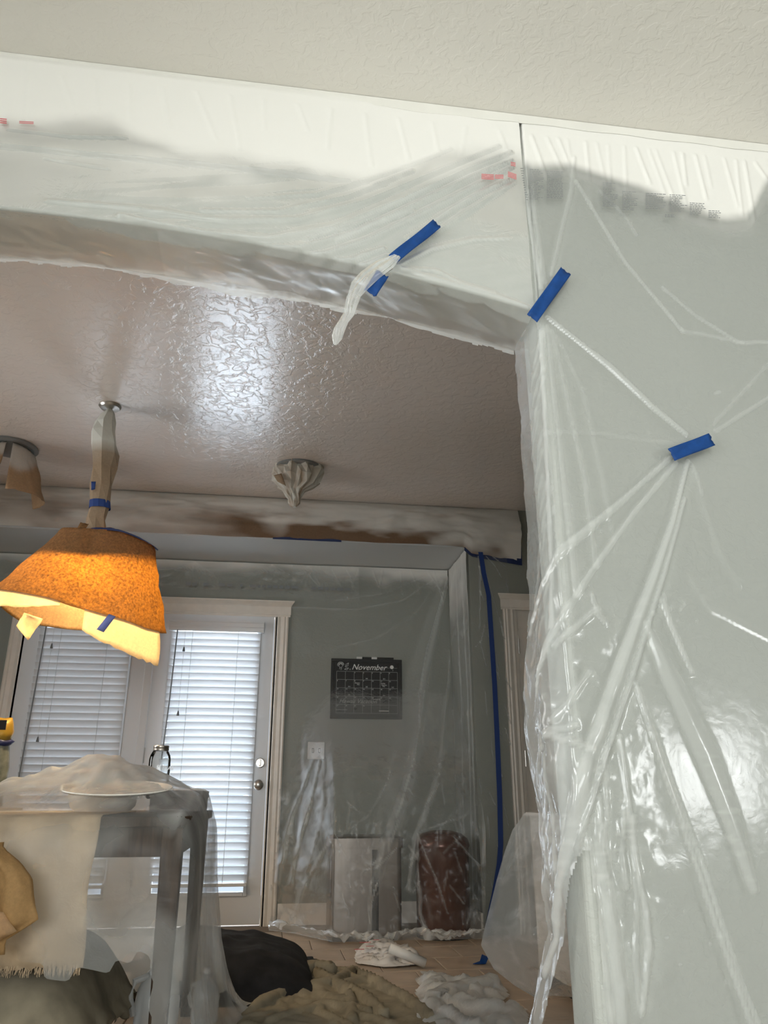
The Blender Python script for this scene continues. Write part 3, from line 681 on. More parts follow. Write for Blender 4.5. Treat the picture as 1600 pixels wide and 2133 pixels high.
# ============================================================ FILM IN THE NOOK
def yq(y): return np.interp(y, [1500, 1740], [YD-.06, 4.93])
def nk(*p): return [tuple(on_y(a, b, yq(b))[[0, 2]]) for a, b in p]
def nook_sheet():
    us = np.arange(.02, 1.296, .0085); ls = np.arange(0, 2.92, .0085); U, S_ = np.meshgrid(us, ls, indexing='ij')
    Z0 = 2.432 - S_
    # distance off the wall: close at the top, over the bins lower down, then out along the floor
    front = np.interp(U, [.0, .20, .40, .9, 1.30], [.22, .42, .735, .74, .76])
    off = .032 + front*smooth(1.75, .58, Z0)
    Z = np.where(Z0 > .02, Z0, .02); run = np.clip(.02-Z0, 0, 1)
    f = []; A = lambda pts, w_, h, k: f.append((nk(*pts), w_, h, k))
    A([(935, 1200), (905, 1330), (870, 1480), (835, 1640), (800, 1760), (770, 1930)], [.012, .035, .045, .05, .05, .03], .03, .28); A([(925, 1210), (890, 1340), (850, 1500), (815, 1660), (790, 1800)], [.03, .09, .13, .13, .10], .02, .22)
    A([(950, 1240), (935, 1420), (900, 1600), (868, 1735), (850, 1850)], [.006, .014, .024, .025, .015], .022, .42)
    A([(958, 1220), (975, 1450), (985, 1640), (1000, 1800)], [.01, .022, .03, .02], .02, .6)
    A([(925, 1230), (890, 1350), (860, 1520), (820, 1700)], [.004, .008, .010, .008], .015, .3)
    A([(905, 1205), (840, 1250), (740, 1268), (600, 1262)], [.004, .006, .006, .004], .008, .4); A([(915, 1212), (860, 1285), (780, 1330), (690, 1350)], [.004, .006, .006, .003], .008, .3)
    A([(885, 1200), (800, 1235), (700, 1248)], [.003, .005, .003], .006, .3)
    A([(648, 1585), (610, 1700), (580, 1850)], [.006, .02, .03], .02, .35); A([(662, 1585), (632, 1730), (612, 1850)], [.006, .018, .02], .02, .45); A([(670, 1580), (668, 1700), (640, 1850)], [.004, .01, .008], .012, .25)
    A([(690, 1750), (650, 1830), (610, 1930)], [.004, .012, .02], .016, .35); A([(695, 1750), (760, 1700), (790, 1640), (815, 1560)], [.004, .006, .008, .004], .010, .3)
    A([(868, 1735), (905, 1830), (930, 1900)], [.004, .010, .006], .012, .4); A([(868, 1735), (900, 1720), (950, 1700), (980, 1670)], [.003, .008, .008, .003], .012, .35); A([(868, 1738), (872, 1900), (895, 1990)], [.005, .015, .03], .02, .5)
    A([(880, 1930), (890, 1960), (905, 2000)], [.02, .03, .03], .03, .5); A([(940, 1740), (990, 1800), (1005, 1860)], [.004, .012, .006], .014, .4)
    for k in range(16):
        x = 520 + k*28 + rng.uniform(-10, 10); A([(x, 1186), (x + rng.uniform(-40, 40), 1200 + rng.uniform(20, 60))], [.006, .002], .008, .3)
    for k in range(46):
        x = rng.uniform(600, 1000); y = rng.uniform(1560, 1930); L_ = rng.uniform(15, 60); a = rng.uniform(-.9, .9); A([(x, y), (x+L_*math.sin(a), y+L_*math.cos(a))], [.002, .004], .006, .35)
    D, L = fold_field(U, Z0, f)
    low = smooth(1.6, .3, Z0); cr = fbm(U*7, Z0*6, 61, 4, True)
    D = D + .02*low*np.clip(cr, -.3, 1) + .006*fbm(U*5, Z0*3, 62, 3)
    L = L + .16*low*smooth(.35, .8, cr) + .05*smooth(.2, .8, fbm(U*2 + Z0, Z0*3, 63, 3)) + .5*smooth(.05, -.05, Z0)
    X = U + .03*low*fbm(U*3, Z0*3, 64, 3); Y = YD - off - D*1.2 - run*(.55+.25*fbm(U*4, U*0, 66, 2))
    Z = Z + np.where(run > 0, np.clip(.05*fbm(U*9, Z0*9, 65, 3, True)+.03, 0, .08)*smooth(0, .08, run), 0) + .0
    end = 2.62 + .18*fbm(U*5, U*0, 67, 3)
    left = np.interp(Z0, [0, .4, 1.0, 2.5], [.03, .06, .10, .10])
    mask = (S_ <= end) & (U >= left + .012*fbm(Z0*6, Z0*0, 69, 2))
    # film is cut out around the switch plate
    paint = smooth(2.27, 2.42, Z0 + .05*fbm(U*5, Z0*8, 68, 3))*.9*smooth(-.1, 1.1, U)
    o = grid_mesh('masking_film', np.stack([X, Y, Z], -1), M['film_nook'], None, {'layers': np.clip(L, 0, 1.2), 'paint': np.clip(paint, 0, .85)}, mask)
    tag(o, 'long clear plastic film hanging over the nook back wall, draped over the bins', 'plastic sheet')
    # shorter strip above the doors
    us = np.arange(-3.1, .62, .012); vs = np.linspace(0, 1, 28); U, V = np.meshgrid(us, vs, indexing='ij')
    zb = 2.165 + .012*fbm(U*3, U*0, 71, 3) - .02*smooth(.1, .6, U); Z = 2.43 + (zb-2.43)*V
    ff = []
    for cx in (-.62, -.05, .22, -1.5, -2.3):
        for k in range(9):
            a = (k-4)*.22 + rng.uniform(-.06, .06); ff.append(([(cx, 2.425), (cx + .22*math.sin(a)*1.4, 2.425-.22*math.cos(a))], [.003, .008], .010, .35))
    D, L = fold_field(U, Z, ff)
    pt = smooth(2.31, 2.46, Z + .04*fbm(U*4, Z*6, 73, 3))*.8
    Yb = np.where(Z < 2.16, YD-.062, YD-.012 - .05*smooth(2.30, 2.16, Z))
    o2 = grid_mesh('masking_film', np.stack([U, Yb - D - .010*np.abs(fbm(U*6, V*5, 72, 3)) - .012, Z], -1), M['film_nook'], None, {'layers': np.clip(L*.6 + .05, 0, 1), 'paint': pt})
    tag(o2, 'short plastic film strip taped to the nook ceiling above the patio doors', 'plastic sheet')
    pr = MB(); r_ = np.random.default_rng(5)
    x = -.72
    while x < .5:
        wl = r_.uniform(.02, .05)
        if r_.random() < .8: pr.box(x, x+wl, YD-.0845, YD-.084, 2.225 + .006*r_.random(), 2.25)
        x += wl + .012
    pr.build('grey_print', M['grey_print'], o2)['kind'] = 'stuff'
    # side wall of the nook
    ys = np.arange(YB-.0, YD-.02, .010); ls = np.arange(0, 2.40, .010); U, S_ = np.meshgrid(ys, ls, indexing='ij'); Z = 2.432-S_
    f = [([(5.05, 2.43), (5.08, 1.2), (5.10, .3)], [.01, .02, .02], .012, .35), ([(5.2, 2.43), (5.16, 1.5), (5.2, .2)], [.01, .03, .02], .015, .35), ([(5.4, 2.43), (5.34, 1.5), (5.40, .6)], [.01, .03, .02], .015, .3)]
    D, L = fold_field(U, Z, f); cr = fbm(U*8, Z*5, 75, 4, True)
    P = np.stack([1.309 - D - .006*np.clip(cr, 0, 1) - .002, U, Z], -1)
    o3 = grid_mesh('masking_film', P, M['film_nook'], None, {'layers': np.clip(L + .28*smooth(.3, .8, cr) + .25, 0, 1.2), 'paint': .75*smooth(1.75, 2.45, Z + .12*fbm(U*5, Z*7, 76, 3))})
    tag(o3, 'whitened plastic film on the narrow side wall of the nook', 'plastic sheet')
M['film_nook'] = film('masking film in the nook', alpha=.05, layer=.55, crinkle=.2, cscale=12, rough=.25, gloss=.2)
nook_sheet()
def hall_sheet():
    us = np.arange(1.312, 1.60, .008); ls = np.arange(0, 2.36, .010); U, S_ = np.meshgrid(us, ls, indexing='ij'); Z = 2.375 - S_
    f = []; YH = YB-.012; A = lambda pts, w_, h, k: f.append((xz(pts, YH), w_, h, k))
    A([(1010, 1158), (1030, 1180), (1044, 1205)], [.003, .004, .003], .005, .6); A([(1025, 1160), (1050, 1180), (1077, 1205)], [.003, .004, .003], .005, .5); A([(1008, 1180), (1030, 1260), (1050, 1330)], [.003, .005, .003], .006, .5)
    A([(995, 1150), (998, 1190), (1000, 1230), (998, 1310)], [.003, .006, .008, .003], .008, .6); A([(1010, 1300), (1002, 1335), (990, 1348)], [.002, .004, .002], .006, .6)
    for k in range(26):
        y = 1180 + k*26; x = rng.uniform(988, 1055); A([(x, y), (x + rng.uniform(4, 14), y + rng.uniform(20, 55))], [.002, .003], .005, .5)
    D, L = fold_field(U, Z, f)
    o = grid_mesh('masking_film', np.stack([U, YH - D - .004*fbm(U*6, Z*4, 81, 3) - .012, Z], -1), M['film_nook'], None, {'layers': np.clip(L + .05, 0, 1), 'paint': U*0})
    tag(o, 'narrow strip of clear plastic film beside the hall door casing', 'plastic sheet')
    # long blue tape line running down the film to the floor
    pts = [(1001, 1150), (1008, 1195), (1018, 1240), (1022, 1300), (1030, 1420), (1035, 1520), (1041, 1660), (1043, 1760), (1040, 1800), (1030, 1860), (1016, 1930), (1004, 1985)]
    v = []; rr = np.random.default_rng(3)
    for i, (x, y) in enumerate(pts):
        a = on_y(x, y, YH-.030); hw = .016; v += [a + np.array([-hw, 0, .0]), a + np.array([hw, -.002, .004*math.sin(i*2)])]
    t_ = mesh_obj('painter_tape', v, [(2*i, 2*i+1, 2*i+3, 2*i+2) for i in range(len(pts)-1)], M['blue_n'], None); solid(t_, .002)
    tag(t_, 'long vertical blue tape line running down beside the hall door', 'tape')
    fl_ = [on_z(985, 2008, .012), on_z(1000, 2002, .012), on_z(1004, 1988, .06), on_z(1018, 1994, .06), on_z(1012, 2008, .012)]
    t2 = mesh_obj('painter_tape', [fl_[0], fl_[4], fl_[1], fl_[3], fl_[2]], [(0, 1, 2), (2, 1, 3), (2, 3, 4)], M['blue'], None); solid(t2, .002); tag(t2, 'crumpled blue tape end curled up on the tile floor near the wall corner', 'tape')
hall_sheet()

# ============================================================ WALL CALENDAR, SWITCH
def text_mesh(body, size, m, loc, parent, shear=0, name='lettering', extr=.0004, rot=(R(90), 0, 0), align='LEFT'):
    cu = bpy.data.curves.new(name, 'FONT'); cu.body = body; cu.size = size; cu.shear = shear; cu.extrude = extr; cu.align_x = align; cu.resolution_u = 2
    tmp = bpy.data.objects.new('tmp', cu); COL.objects.link(tmp); dg = bpy.context.evaluated_depsgraph_get(); me = bpy.data.meshes.new_from_object(tmp.evaluated_get(dg))
    bpy.data.objects.remove(tmp, do_unlink=True); bpy.data.curves.remove(cu)
    me.materials.clear(); me.materials.append(m); o = bpy.data.objects.new(name, me); COL.objects.link(o); o.parent = parent; o.location = loc; o.rotation_euler = rot; return o
def stroke(mb, pts, w_=.0022, y=0):
    for (x0, z0), (x1, z1) in zip(pts[:-1], pts[1:]):
        dx, dz = x1-x0, z1-z0; L = math.hypot(dx, dz)+1e-9; nx_, nz_ = -dz/L*w_/2, dx/L*w_/2
        mb.add([(x0+nx_, y, z0+nz_), (x0-nx_, y, z0-nz_), (x1-nx_, y, z1-nz_), (x1+nx_, y, z1+nz_)], [(0, 1, 2, 3)])
def calendar():
    cx0, cx1, cz0, cz1 = .413, .935, 1.308, 1.735; W, Hh = cx1-cx0, cz1-cz0
    e = empty('chalkboard_calendar', (cx0, YD-.003, cz0)); tag(e, 'black chalkboard November calendar with white handwriting on the nook wall', 'calendar')
    MB().box(.012, W-.012, -.010, 0, .012, Hh-.012).build('board', M['slate'], e)
    fr = MB(); b = .024
    for q in [(0, W, 0, b), (0, W, Hh-b, Hh)]: fr.box(q[0], q[1], -.018, -.0, q[2], q[3])
    for q in [(0, b), (W-b, W)]: fr.box(q[0], q[1], -.018, 0, b, Hh-b)
    fr.build('frame', M['board_frame'], e, bevel=.004)
    gx0, gx1, gz0, gz1 = .042, W-.034, .040, Hh-.092; cw = (gx1-gx0)/7; ch = (gz1-gz0)/5; y = -.0112
    g = MB()
    for k in range(8): stroke(g, [(gx0+k*cw, gz0), (gx0+k*cw, gz1)], .0019, y)
    for k in range(6): stroke(g, [(gx0, gz0+k*ch), (gx1, gz0+k*ch)], .0019, y)
    stroke(g, [(gx0+.12, gz1+.03), (gx1, gz1+.03)], .0012, y)
    g.build('grid_lines', M['chalk_dim'], e)
    text_mesh('November', .058, M['chalk'], (.150, y, Hh-.078), e, .35)
    text_mesh('Hawaii Vacation', .042, M['chalk_dim'], (gx0+.02, y, gz0+ch*1.18), e, .4)
    for k, c in enumerate('SMTWTFS'): text_mesh(c, .017, M['chalk_dim'], (gx0+(k+.42)*cw, y, gz1+.009), e)
    for dnum in range(1, 31):
        k = dnum+1; r_, c_ = divmod(k, 7); text_mesh(str(dnum), .012, M['chalk'], (gx0+c_*cw+.003, y, gz1-r_*ch-.012), e)
    def note(s, r_, c_, dx, dz, sz=.0115): text_mesh(s, sz, M['chalk'], (gx0+c_*cw+dx, y, gz1-r_*ch-dz), e)
    note('Election', 1, 2, .006, .026); note('Day', 1, 2, .022, .037); note('Payday', 1, 5, .006, .026); note('Veterans', 1, 5, .008, .038); note('Day', 1, 5, .018, .048)
    note('Thanksgiving', 3, 4, .006, .022); 
    for r_, c_ in ((0, 3), (0, 5), (1, 1), (1, 3), (2, 1), (2, 5), (1, 6)): note('8-5', r_, c_, .022, ch-.006)
    # turkey doodle, leaf doodle, moon
    dd = MB(); tx, tz = .070, Hh-.052
    for k in range(9):
        a = R(20+k*20); p = (tx+.018*math.cos(a), tz+.004+.018*math.sin(a)); stroke(dd, [(p[0]+.007*math.cos(t), p[1]+.007*math.sin(t)) for t in np.linspace(0, 6.28, 9)], .0014, y)
    stroke(dd, [(tx+.013*math.cos(t), tz+.013*math.sin(t)) for t in np.linspace(0, 6.28, 17)], .0016, y)
    stroke(dd, [(tx-.006, tz-.013), (tx-.008, tz-.026)], .0016, y); stroke(dd, [(tx+.006, tz-.013), (tx+.006, tz-.026)], .0016, y)
    dd.build('turkey_doodle', M['chalk'], e)
    lf = MB()
    for (a, b_, w_) in [((.104, Hh-.060), (.128, Hh-.030), .010), ((.098, Hh-.078), (.128, Hh-.068), .009)]:
        mx, mz = (a[0]+b_[0])/2, (a[1]+b_[1])/2; dx, dz = b_[0]-a[0], b_[1]-a[1]; L = math.hypot(dx, dz); n_ = (-dz/L*w_, dx/L*w_); stroke(lf, [a, (mx+n_[0], mz+n_[1]), b_, (mx-n_[0], mz-n_[1]), a, b_], .0014, y)
    lf.build('leaf_doodle', M['chalk'], e)
    md = MB(); md.lathe_y([(.0135, 0), (.0135, -.0008), (0, -.0008)], (W-.075, y, Hh-.055)); md.build('round_magnet', M['white_plastic'], e)
    MB().box(gx0+.31, gx0+.38, y-.014, y-.004, gz0+.014, gz0+.02).build('chalk_ledge', M['nickel'], e); MB().box(gx0, gx0+.08, y-.001, y, gz0+.0215, gz0+.023).build('arrow_line', M['chalk'], e)
    for k, (x, l, m, lb) in enumerate([(.19, .10, 'white_plastic', 'white and black marker lying on the calendar frame, left one'), (.30, .13, 'white_plastic', 'white-capped black marker lying on the calendar frame, right one')]):
        mk = empty('marker', (cx0+x, YD-.014, cz1+.008)); tag(mk, lb, 'marker', 'markers on the calendar')
        MB().tube([(.035, 0, 0), (l+.03, 0, 0)], .0075, 10).build('barrel', M['board_frame'], mk); MB().tube([(-.004, 0, 0), (.036, 0, 0)], .0085, 10).build('cap', M[m], mk)
M['chalk_dim'] = mat('rubbed chalk', (.42, .43, .41), .9)
calendar()
sw = empty('light_switch', (.322, YD-.001, 1.09)); tag(sw, 'white two-gang light switch plate on the nook wall', 'light switch')
MB().box(-.059, .059, -.006, 0, -.058, .058).build('plate', M['white_plastic'], sw, bevel=.003)
for x in (-.023, .023):
    t_ = MB().box(x-.005, x+.005, -.018, -.004, -.012, .010).build('toggle', M['white_plastic'], sw, bevel=.002)
    MB().box(x-.007, x+.007, -.0068, -.0055, -.016, .016).build('toggle_slot', M['grey_print'], sw)
    for z in (-.03, .03): MB().lathe_y([(.003, 0), (.003, -.0012), (0, -.0012)], (x, -.006, z), 10).build('screw', M['nickel'], sw)

# ============================================================ PAPER-WRAPPED CEILING FIXTURES
def px_loft(rows, Y, depth=.8, n=16, jag=.0, seed=1, tw=0):
    r_ = np.random.default_rng(seed); rings = []
    for i, (y, xl, xr) in enumerate(rows):
        a = on_y(xl, y, Y); b = on_y(xr, y, Y); c = (a+b)/2; hw = (b[0]-a[0])/2; rg = []
        for j_ in range(n):
            t = 2*math.pi*j_/n + tw*i; k = 1 + jag*r_.uniform(-1, 1); rg.append((c[0]+hw*k*math.cos(t), Y + depth*hw*k*math.sin(t), c[2] + jag*.25*hw*r_.uniform(-1, 1)))
        rings.append(rg)
    return rings
def patch(name, c4_, m, parent, n=10, bulge=.0, sd=1, wav=.004, yb=0):
    a, b, c, d_ = [np.array(p) for p in c4_]; s = np.linspace(0, 1, n+1); U, V = np.meshgrid(s, s, indexing='ij')
    P = (a*((1-U)*(1-V))[..., None] + b*(U*(1-V))[..., None] + c*(U*V)[..., None] + d_*((1-U)*V)[..., None])
    P[..., 1] += -bulge*np.sin(U*math.pi)*np.sin(V*math.pi) + wav*fbm(U*4, V*4, sd, 3) + yb*V*V
    o = grid_mesh(name, P, m, parent); solid(o, .0008); return o
YP = 3.81
def pendant():
    e = empty('pendant_lamp', (on_z(230, 846, CZ)[0], YP, CZ)); tag(e, 'pendant lamp wrapped in glowing orange kraft paper, hanging from the dining ceiling', 'lamp')
    L = []
    cx = on_z(230, 846, CZ)[0]
    L.append(auto_smooth(MB().lathe([(.0, 0), (.055, 0), (.058, -.006), (.05, -.016), (.02, -.02), (0, -.02)], (cx, YP, CZ), 28).build('canopy', M['nickel'], e)))
    rows = [(852, 225, 233), (862, 212, 240), (880, 197, 242), (900, 191, 246), (925, 188, 247), (950, 188, 246), (975, 190, 241), (1010, 191, 238), (1045, 188, 228), (1058, 187, 229), (1080, 181, 223), (1112, 177, 226)]
    rg = px_loft(rows, YP, .75, 8, .24, 5); mb = MB().loft(rg); s_ = mb.build('stem_wrap', M['kraft_spray'], e)
    zs_ = np.array([p[2] for p in mb.v]); zt = on_y(215, 948, YP)[2]; at = s_.data.attributes.new('paint', 'FLOAT', 'POINT'); at.data.foreach_set('value', smooth(zt-.02, zt+.05, zs_).astype(np.float32)); solid(s_, .001); L.append(s_)
    for ya, yb, xa, xb in [(1044, 1060, 186, 230)]:
        L.append(MB().loft(px_loft([(ya, xa, xb), (yb, xa-1, xb+1)], YP, .78, 12), cap=False).build('tape_band', M['blue_n'], e))
    L.append(patch('tape_patch', [on_y(190, 1003, YP-.075), on_y(200, 1003, YP-.075), on_y(198, 1019, YP-.075), on_y(190, 1021, YP-.075)], M['blue_n'], e, 3))
    # loose scrap of paper beside the collar
    L.append(patch('paper_scrap', [on_y(168, 1088, YP-.09), on_y(186, 1092, YP-.10), on_y(160, 1128, YP-.10), on_y(148, 1128, YP-.09)], M['kraft'], e, 6, .03, 3, .015))
    L.append(patch('paper_scrap', [on_y(152, 1118, YP-.09), on_y(150, 1130, YP-.11), on_y(136, 1136, YP-.10), on_y(130, 1124, YP-.09)], M['kraft'], e, 5, .02, 4, .008))
    # shade paper
    c = on_y(190, 1200, YP); nth = 96; nt_ = 34
    th = np.linspace(-math.pi, math.pi, nth+1); tt = np.linspace(0, 1, nt_+1)
    zC = on_y(200, 1104, YP)[2]
    kth = [-180, -135, -110, -90, -60, -30, -12, 0, 30, 60, 90, 120, 150, 180]
    rs = np.interp(np.degrees(th), kth, [.20, .22, .21, .20, .215, .245, .255, .25, .23, .21, .20, .2, .2, .20])
    rh = np.interp(np.degrees(th), kth, [.455, .41, .33, .29, .30, .36, .395, .385, .33, .30, .28, .30, .38, .455])
    zs_h = np.interp(np.degrees(th), kth, [1.70, 1.645, 1.615, 1.585, 1.55, 1.515, 1.515, 1.53, 1.57, 1.58, 1.585, 1.585, 1.60, 1.70])
    zsh = np.interp(np.degrees(th), kth, [2.0, 2.0, 1.99, 1.985, 1.985, 1.965, 1.955, 1.96, 1.98, 2.0, 2.0, 2.0, 2.0, 2.0])
    P = np.zeros((nth+1, nt_+1, 3))
    for i in range(nth+1):
        r1 = np.interp(tt, [0, .07, .26, 1], [.055, .075, rs[i], rh[i]]); z1 = np.interp(tt, [0, .07, .26, 1], [zC, zC-.03, zsh[i], zs_h[i]])
        k = smooth(.2, 1, tt); r1 = r1*(1 + .02*np.sin(th[i]*7+1)*k + .03*np.sin(th[i]*3-.5)*k + .012*np.sin(12*tt+2*th[i])*k)
        P[i, :, 0] = c[0] + .045*(1-tt) + r1*np.cos(th[i]); P[i, :, 1] = YP + r1*np.sin(th[i])*.95; P[i, :, 2] = z1
    nz = fbm(np.degrees(th)[:, None]/30 + tt*0, tt[None, :]*5 + 0*th[:, None], 91, 4); P[..., 0] += .012*nz*np.cos(th)[:, None]; P[..., 1] += .012*nz*np.sin(th)[:, None]
    o = grid_mesh('paper_shade', P, M['kraft'], e); solid(o, .0008); L.append(o)
    def band(t0, t1, a0, a1, nm='tape_band', out=.014):
        i0, i1 = int((a0+180)/360*nth), int((a1+180)/360*nth); v = []; f = []
        for i in range(i0, i1+1):
            for t in (t0, t1):
                q = np.array([np.interp(t, tt, P[i, :, k]) for k in range(3)]); d_ = np.array([math.cos(th[i]), math.sin(th[i]), .3]); v.append(q + d_*out)
        L.append(solid(mesh_obj(nm, v, [(2*k, 2*k+2, 2*k+3, 2*k+1) for k in range(i1-i0)], M['blue_n'], e), .001))
    band(.215, .285, -75, 5); band(.03, .10, -160, -40)
    yf = YP-.34
    def hem_strip(a0, a1, wid, sd):
        i0, i1 = int((a0+180)/360*nth), int((a1+180)/360*nth); n = i1-i0; Q = np.zeros((n+1, 7, 3)); r_ = np.random.default_rng(sd)
        for k in range(n+1):
            i = i0+k; q = P[i, -1]; d_ = np.array([math.cos(th[i]), math.sin(th[i]), 0]); wk = np.interp(k/n, np.linspace(0, 1, len(wid)), wid)
            for j_ in range(7):
                t = j_/6; Q[k, j_] = q + d_*(.006 + wk*(.25*t - .18*t*t)) + np.array([0, 0, .006 - wk*t*(1 + .04*r_.uniform(-1, 1))])
        o_ = grid_mesh('hem_flap', Q, M['kraft_lit_tone'], e); solid(o_, .0008); L.append(o_); return o_
    hem_strip(-172, -96, [.055, .06, .075, .07, .05, .02], 1); hem_strip(-78, -14, [.10, .125, .14, .15, .16], 2)
    L.append(patch('hem_flap', [on_y(50, 1276, yf+.05), on_y(90, 1289, yf+.06), on_y(58, 1334, yf+.05), on_y(33, 1303, yf+.05)], M['kraft_lit_tone'], e, 8, .02, 8, .01))
    L.append(patch('hem_tape', [on_y(227, 1279, yf-.012), on_y(241, 1284, yf-.012), on_y(216, 1317, yf+.008), on_y(201, 1311, yf+.008)], M['blue_lit'], e, 4, .012, 9, 0))
    L.append(auto_smooth(MB().lathe([(0, .075), (.014, .07), (.016, .04), (.03, .0), (.03, -.02), (.018, -.042), (0, -.046)], (c[0], YP, 1.85), 20).build('bulb', M['bulb'], e)))
    L.append(auto_smooth(MB().lathe([(.03, 1.93), (.06, 1.925), (.13, 1.87), (.17, 1.825), (.168, 1.822), (.125, 1.862), (.055, 1.915), (.03, 1.92)], (c[0], YP, 0), 40, cap=False).build('lamp_shade', M['nickel'], e)))
    L.append(MB().tube([(cx, YP, CZ-.02), (c[0], YP, 1.88)], .006, 8).build('stem', M['nickel'], e))
    for o in L: o.location = -Vector(e.location)
    l = bpy.data.lights.new('bulb_light', 'POINT'); l.energy = 20; l.color = (1, .79, .48); l.shadow_soft_size = .045
    lo = bpy.data.objects.new('bulb_light', l); COL.objects.link(lo); lo.location = (c[0], YP, 1.77)
M['blue_lit'] = mat('blue tape with lit tone', (.30, .38, .80), .6, trans=.5)  # blue tape with the bulb's light put into its colour
m_, t_, o_ = nt('warm bulb'); t_.links.new(nd(t_, 'ShaderNodeEmission', {'Color': (1, .68, .32, 1), 'Strength': 20}).outputs[0], o_.inputs[0]); M['bulb'] = m_
pendant()
def wrapped_centre():
    Yc = 4.50; e = empty('wrapped_ceiling_light', (on_z(622, 975, CZ)[0], Yc, CZ)); tag(e, 'small round ceiling light bundled in crumpled oversprayed paper with a twisted end', 'light', 'paper-wrapped ceiling lights')
    rows = [(970, 590, 660), (974, 576, 672), (985, 573, 672), (1000, 572, 668), (1012, 580, 655), (1022, 590, 634), (1032, 595, 628), (1040, 600, 626), (1048, 600, 624), (1056, 607, 618)]
    mb = MB().loft(px_loft(rows, Yc, .9, 30, .17, 8)); o = mb.build('paper_wrap', M['kraft_spray'], e); at = o.data.attributes.new('paint', 'FLOAT', 'POINT'); r_ = np.random.default_rng(2)
    at.data.foreach_set('value', np.clip(r_.normal(.62, .3, len(o.data.vertices)), 0, 1).astype(np.float32)); solid(o, .001)
    o.location = -Vector(e.location)
    a = on_z(622, 975, CZ); b = MB().lathe([(0, 0), (.148, 0), (.150, -.012), (.13, -.02), (0, -.02)], (a[0], Yc, CZ), 32).build('trim_ring', M['grey_print'], e); b.location = -Vector(e.location)
    f = patch('loose_corner', [on_y(570, 990, Yc-.10), on_y(586, 986, Yc-.12), on_y(596, 1012, Yc-.11), on_y(578, 1003, Yc-.10)], M['kraft_spray'], e, 5, .01, 3, .006); f.location = -Vector(e.location)
wrapped_centre()
def wrapped_left():
    Yc = 4.42; c = on_z(25, 932, CZ); e = empty('wrapped_ceiling_light', (c[0], Yc, CZ)); tag(e, 'ceiling light at the left edge with a hanging skirt of kraft paper', 'light', 'paper-wrapped ceiling lights'); L = []
    L.append(MB().lathe([(0, 0), (.15, 0), (.153, -.012), (.13, -.02), (0, -.02)], (c[0], Yc, CZ), 32).build('trim_ring', M['grey_print'], e))
    def skirt(nm, a0, a1, rb, zb0, zb1, sd):
        th = np.linspace(R(a0), R(a1), 30); tt = np.linspace(0, 1, 20); T, V = np.meshgrid(th, tt, indexing='ij')
        zb = np.interp(T, [R(a0), R(a1)], [zb0, zb1]); r_ = np.interp(V, [0, .12, .25, 1], [.10, .145, .155, rb]) + .012*fbm(T*5, V*4, sd, 3); Z = CZ-.015 - zb*V
        P = np.stack([c[0]+r_*np.cos(T), Yc+r_*np.sin(T), Z + .006*fbm(T*6, V*3, sd+3, 2)], -1)
        pt = np.clip(smooth(.55, .30, V + .12*np.sin(T*3+1) + .1*fbm(T*2, V*2, sd+5, 2)) + .1, 0, 1)
        o = grid_mesh(nm, P, M['kraft_spray2'], e, {'paint': pt}); solid(o, .001); L.append(o)
    skirt('paper_skirt', -68, 60, .225, .33, .30, 3); skirt('paper_skirt', -190, -82, .20, .27, .25, 13)
    for o in L: o.location = -Vector(e.location)
M['kraft_spray2'] = kraft('tan kraft with overspray', front=(.42, .25, .12), glow=(.5, .28, .1), trans=.2, sprayed=(.62, .58, .52))
wrapped_left()

# ============================================================ TABLE
def rr_ring(x0, x1, y0, y1, r, z, n=6):
    pts = []
    for cx, cy, a0 in ((x1-r, y1-r, 0), (x0+r, y1-r, 90), (x0+r, y0+r, 180), (x1-r, y0+r, 270)):
        for k in range(n+1): a = R(a0+90*k/n); pts.append((cx+r*math.cos(a), cy+r*math.sin(a), z))
    return pts
TX0, TX1, TY0, TY1, TZ = -1.75, -.222, 2.47, 3.52, .735
tb = empty('dining_table', ((TX0+TX1)/2, (TY0+TY1)/2, 0)); tag(tb, 'dark stained wooden dining table under the clear plastic', 'table')
ps = [MB().loft([rr_ring(TX0, TX1, TY0, TY1, .045, TZ-.03), rr_ring(TX0, TX1, TY0, TY1, .045, TZ)]).build('tabletop', M['wood'], tb, bevel=.005), MB().box(TX0+.05, TX1-.05, TY0+.03, TY0+.055, TZ-.11, TZ-.03).build('apron', M['wood'], tb),
      MB().box(TX1-.055, TX1-.03, TY0+.055, TY1-.055, TZ-.11, TZ-.03).build('apron', M['wood'], tb), MB().box(TX0+.05, TX1-.05, TY1-.055, TY1-.03, TZ-.11, TZ-.03).build('apron', M['wood'], tb)]
for x in (TX0+.016, TX1-.078):
    for y in (TY0+.016, TY1-.078):
        ps.append(MB().loft([[(x+a, y+b, .0) for a, b in ((.014, .014), (.056, .014), (.056, .056), (.014, .056))], [(x+a, y+b, TZ-.03) for a, b in ((0, 0), (.062, 0), (.062, .062), (0, .062))]]).build('leg', M['wood'], tb, bevel=.004))
for o in ps: o.location = -Vector(tb.location)
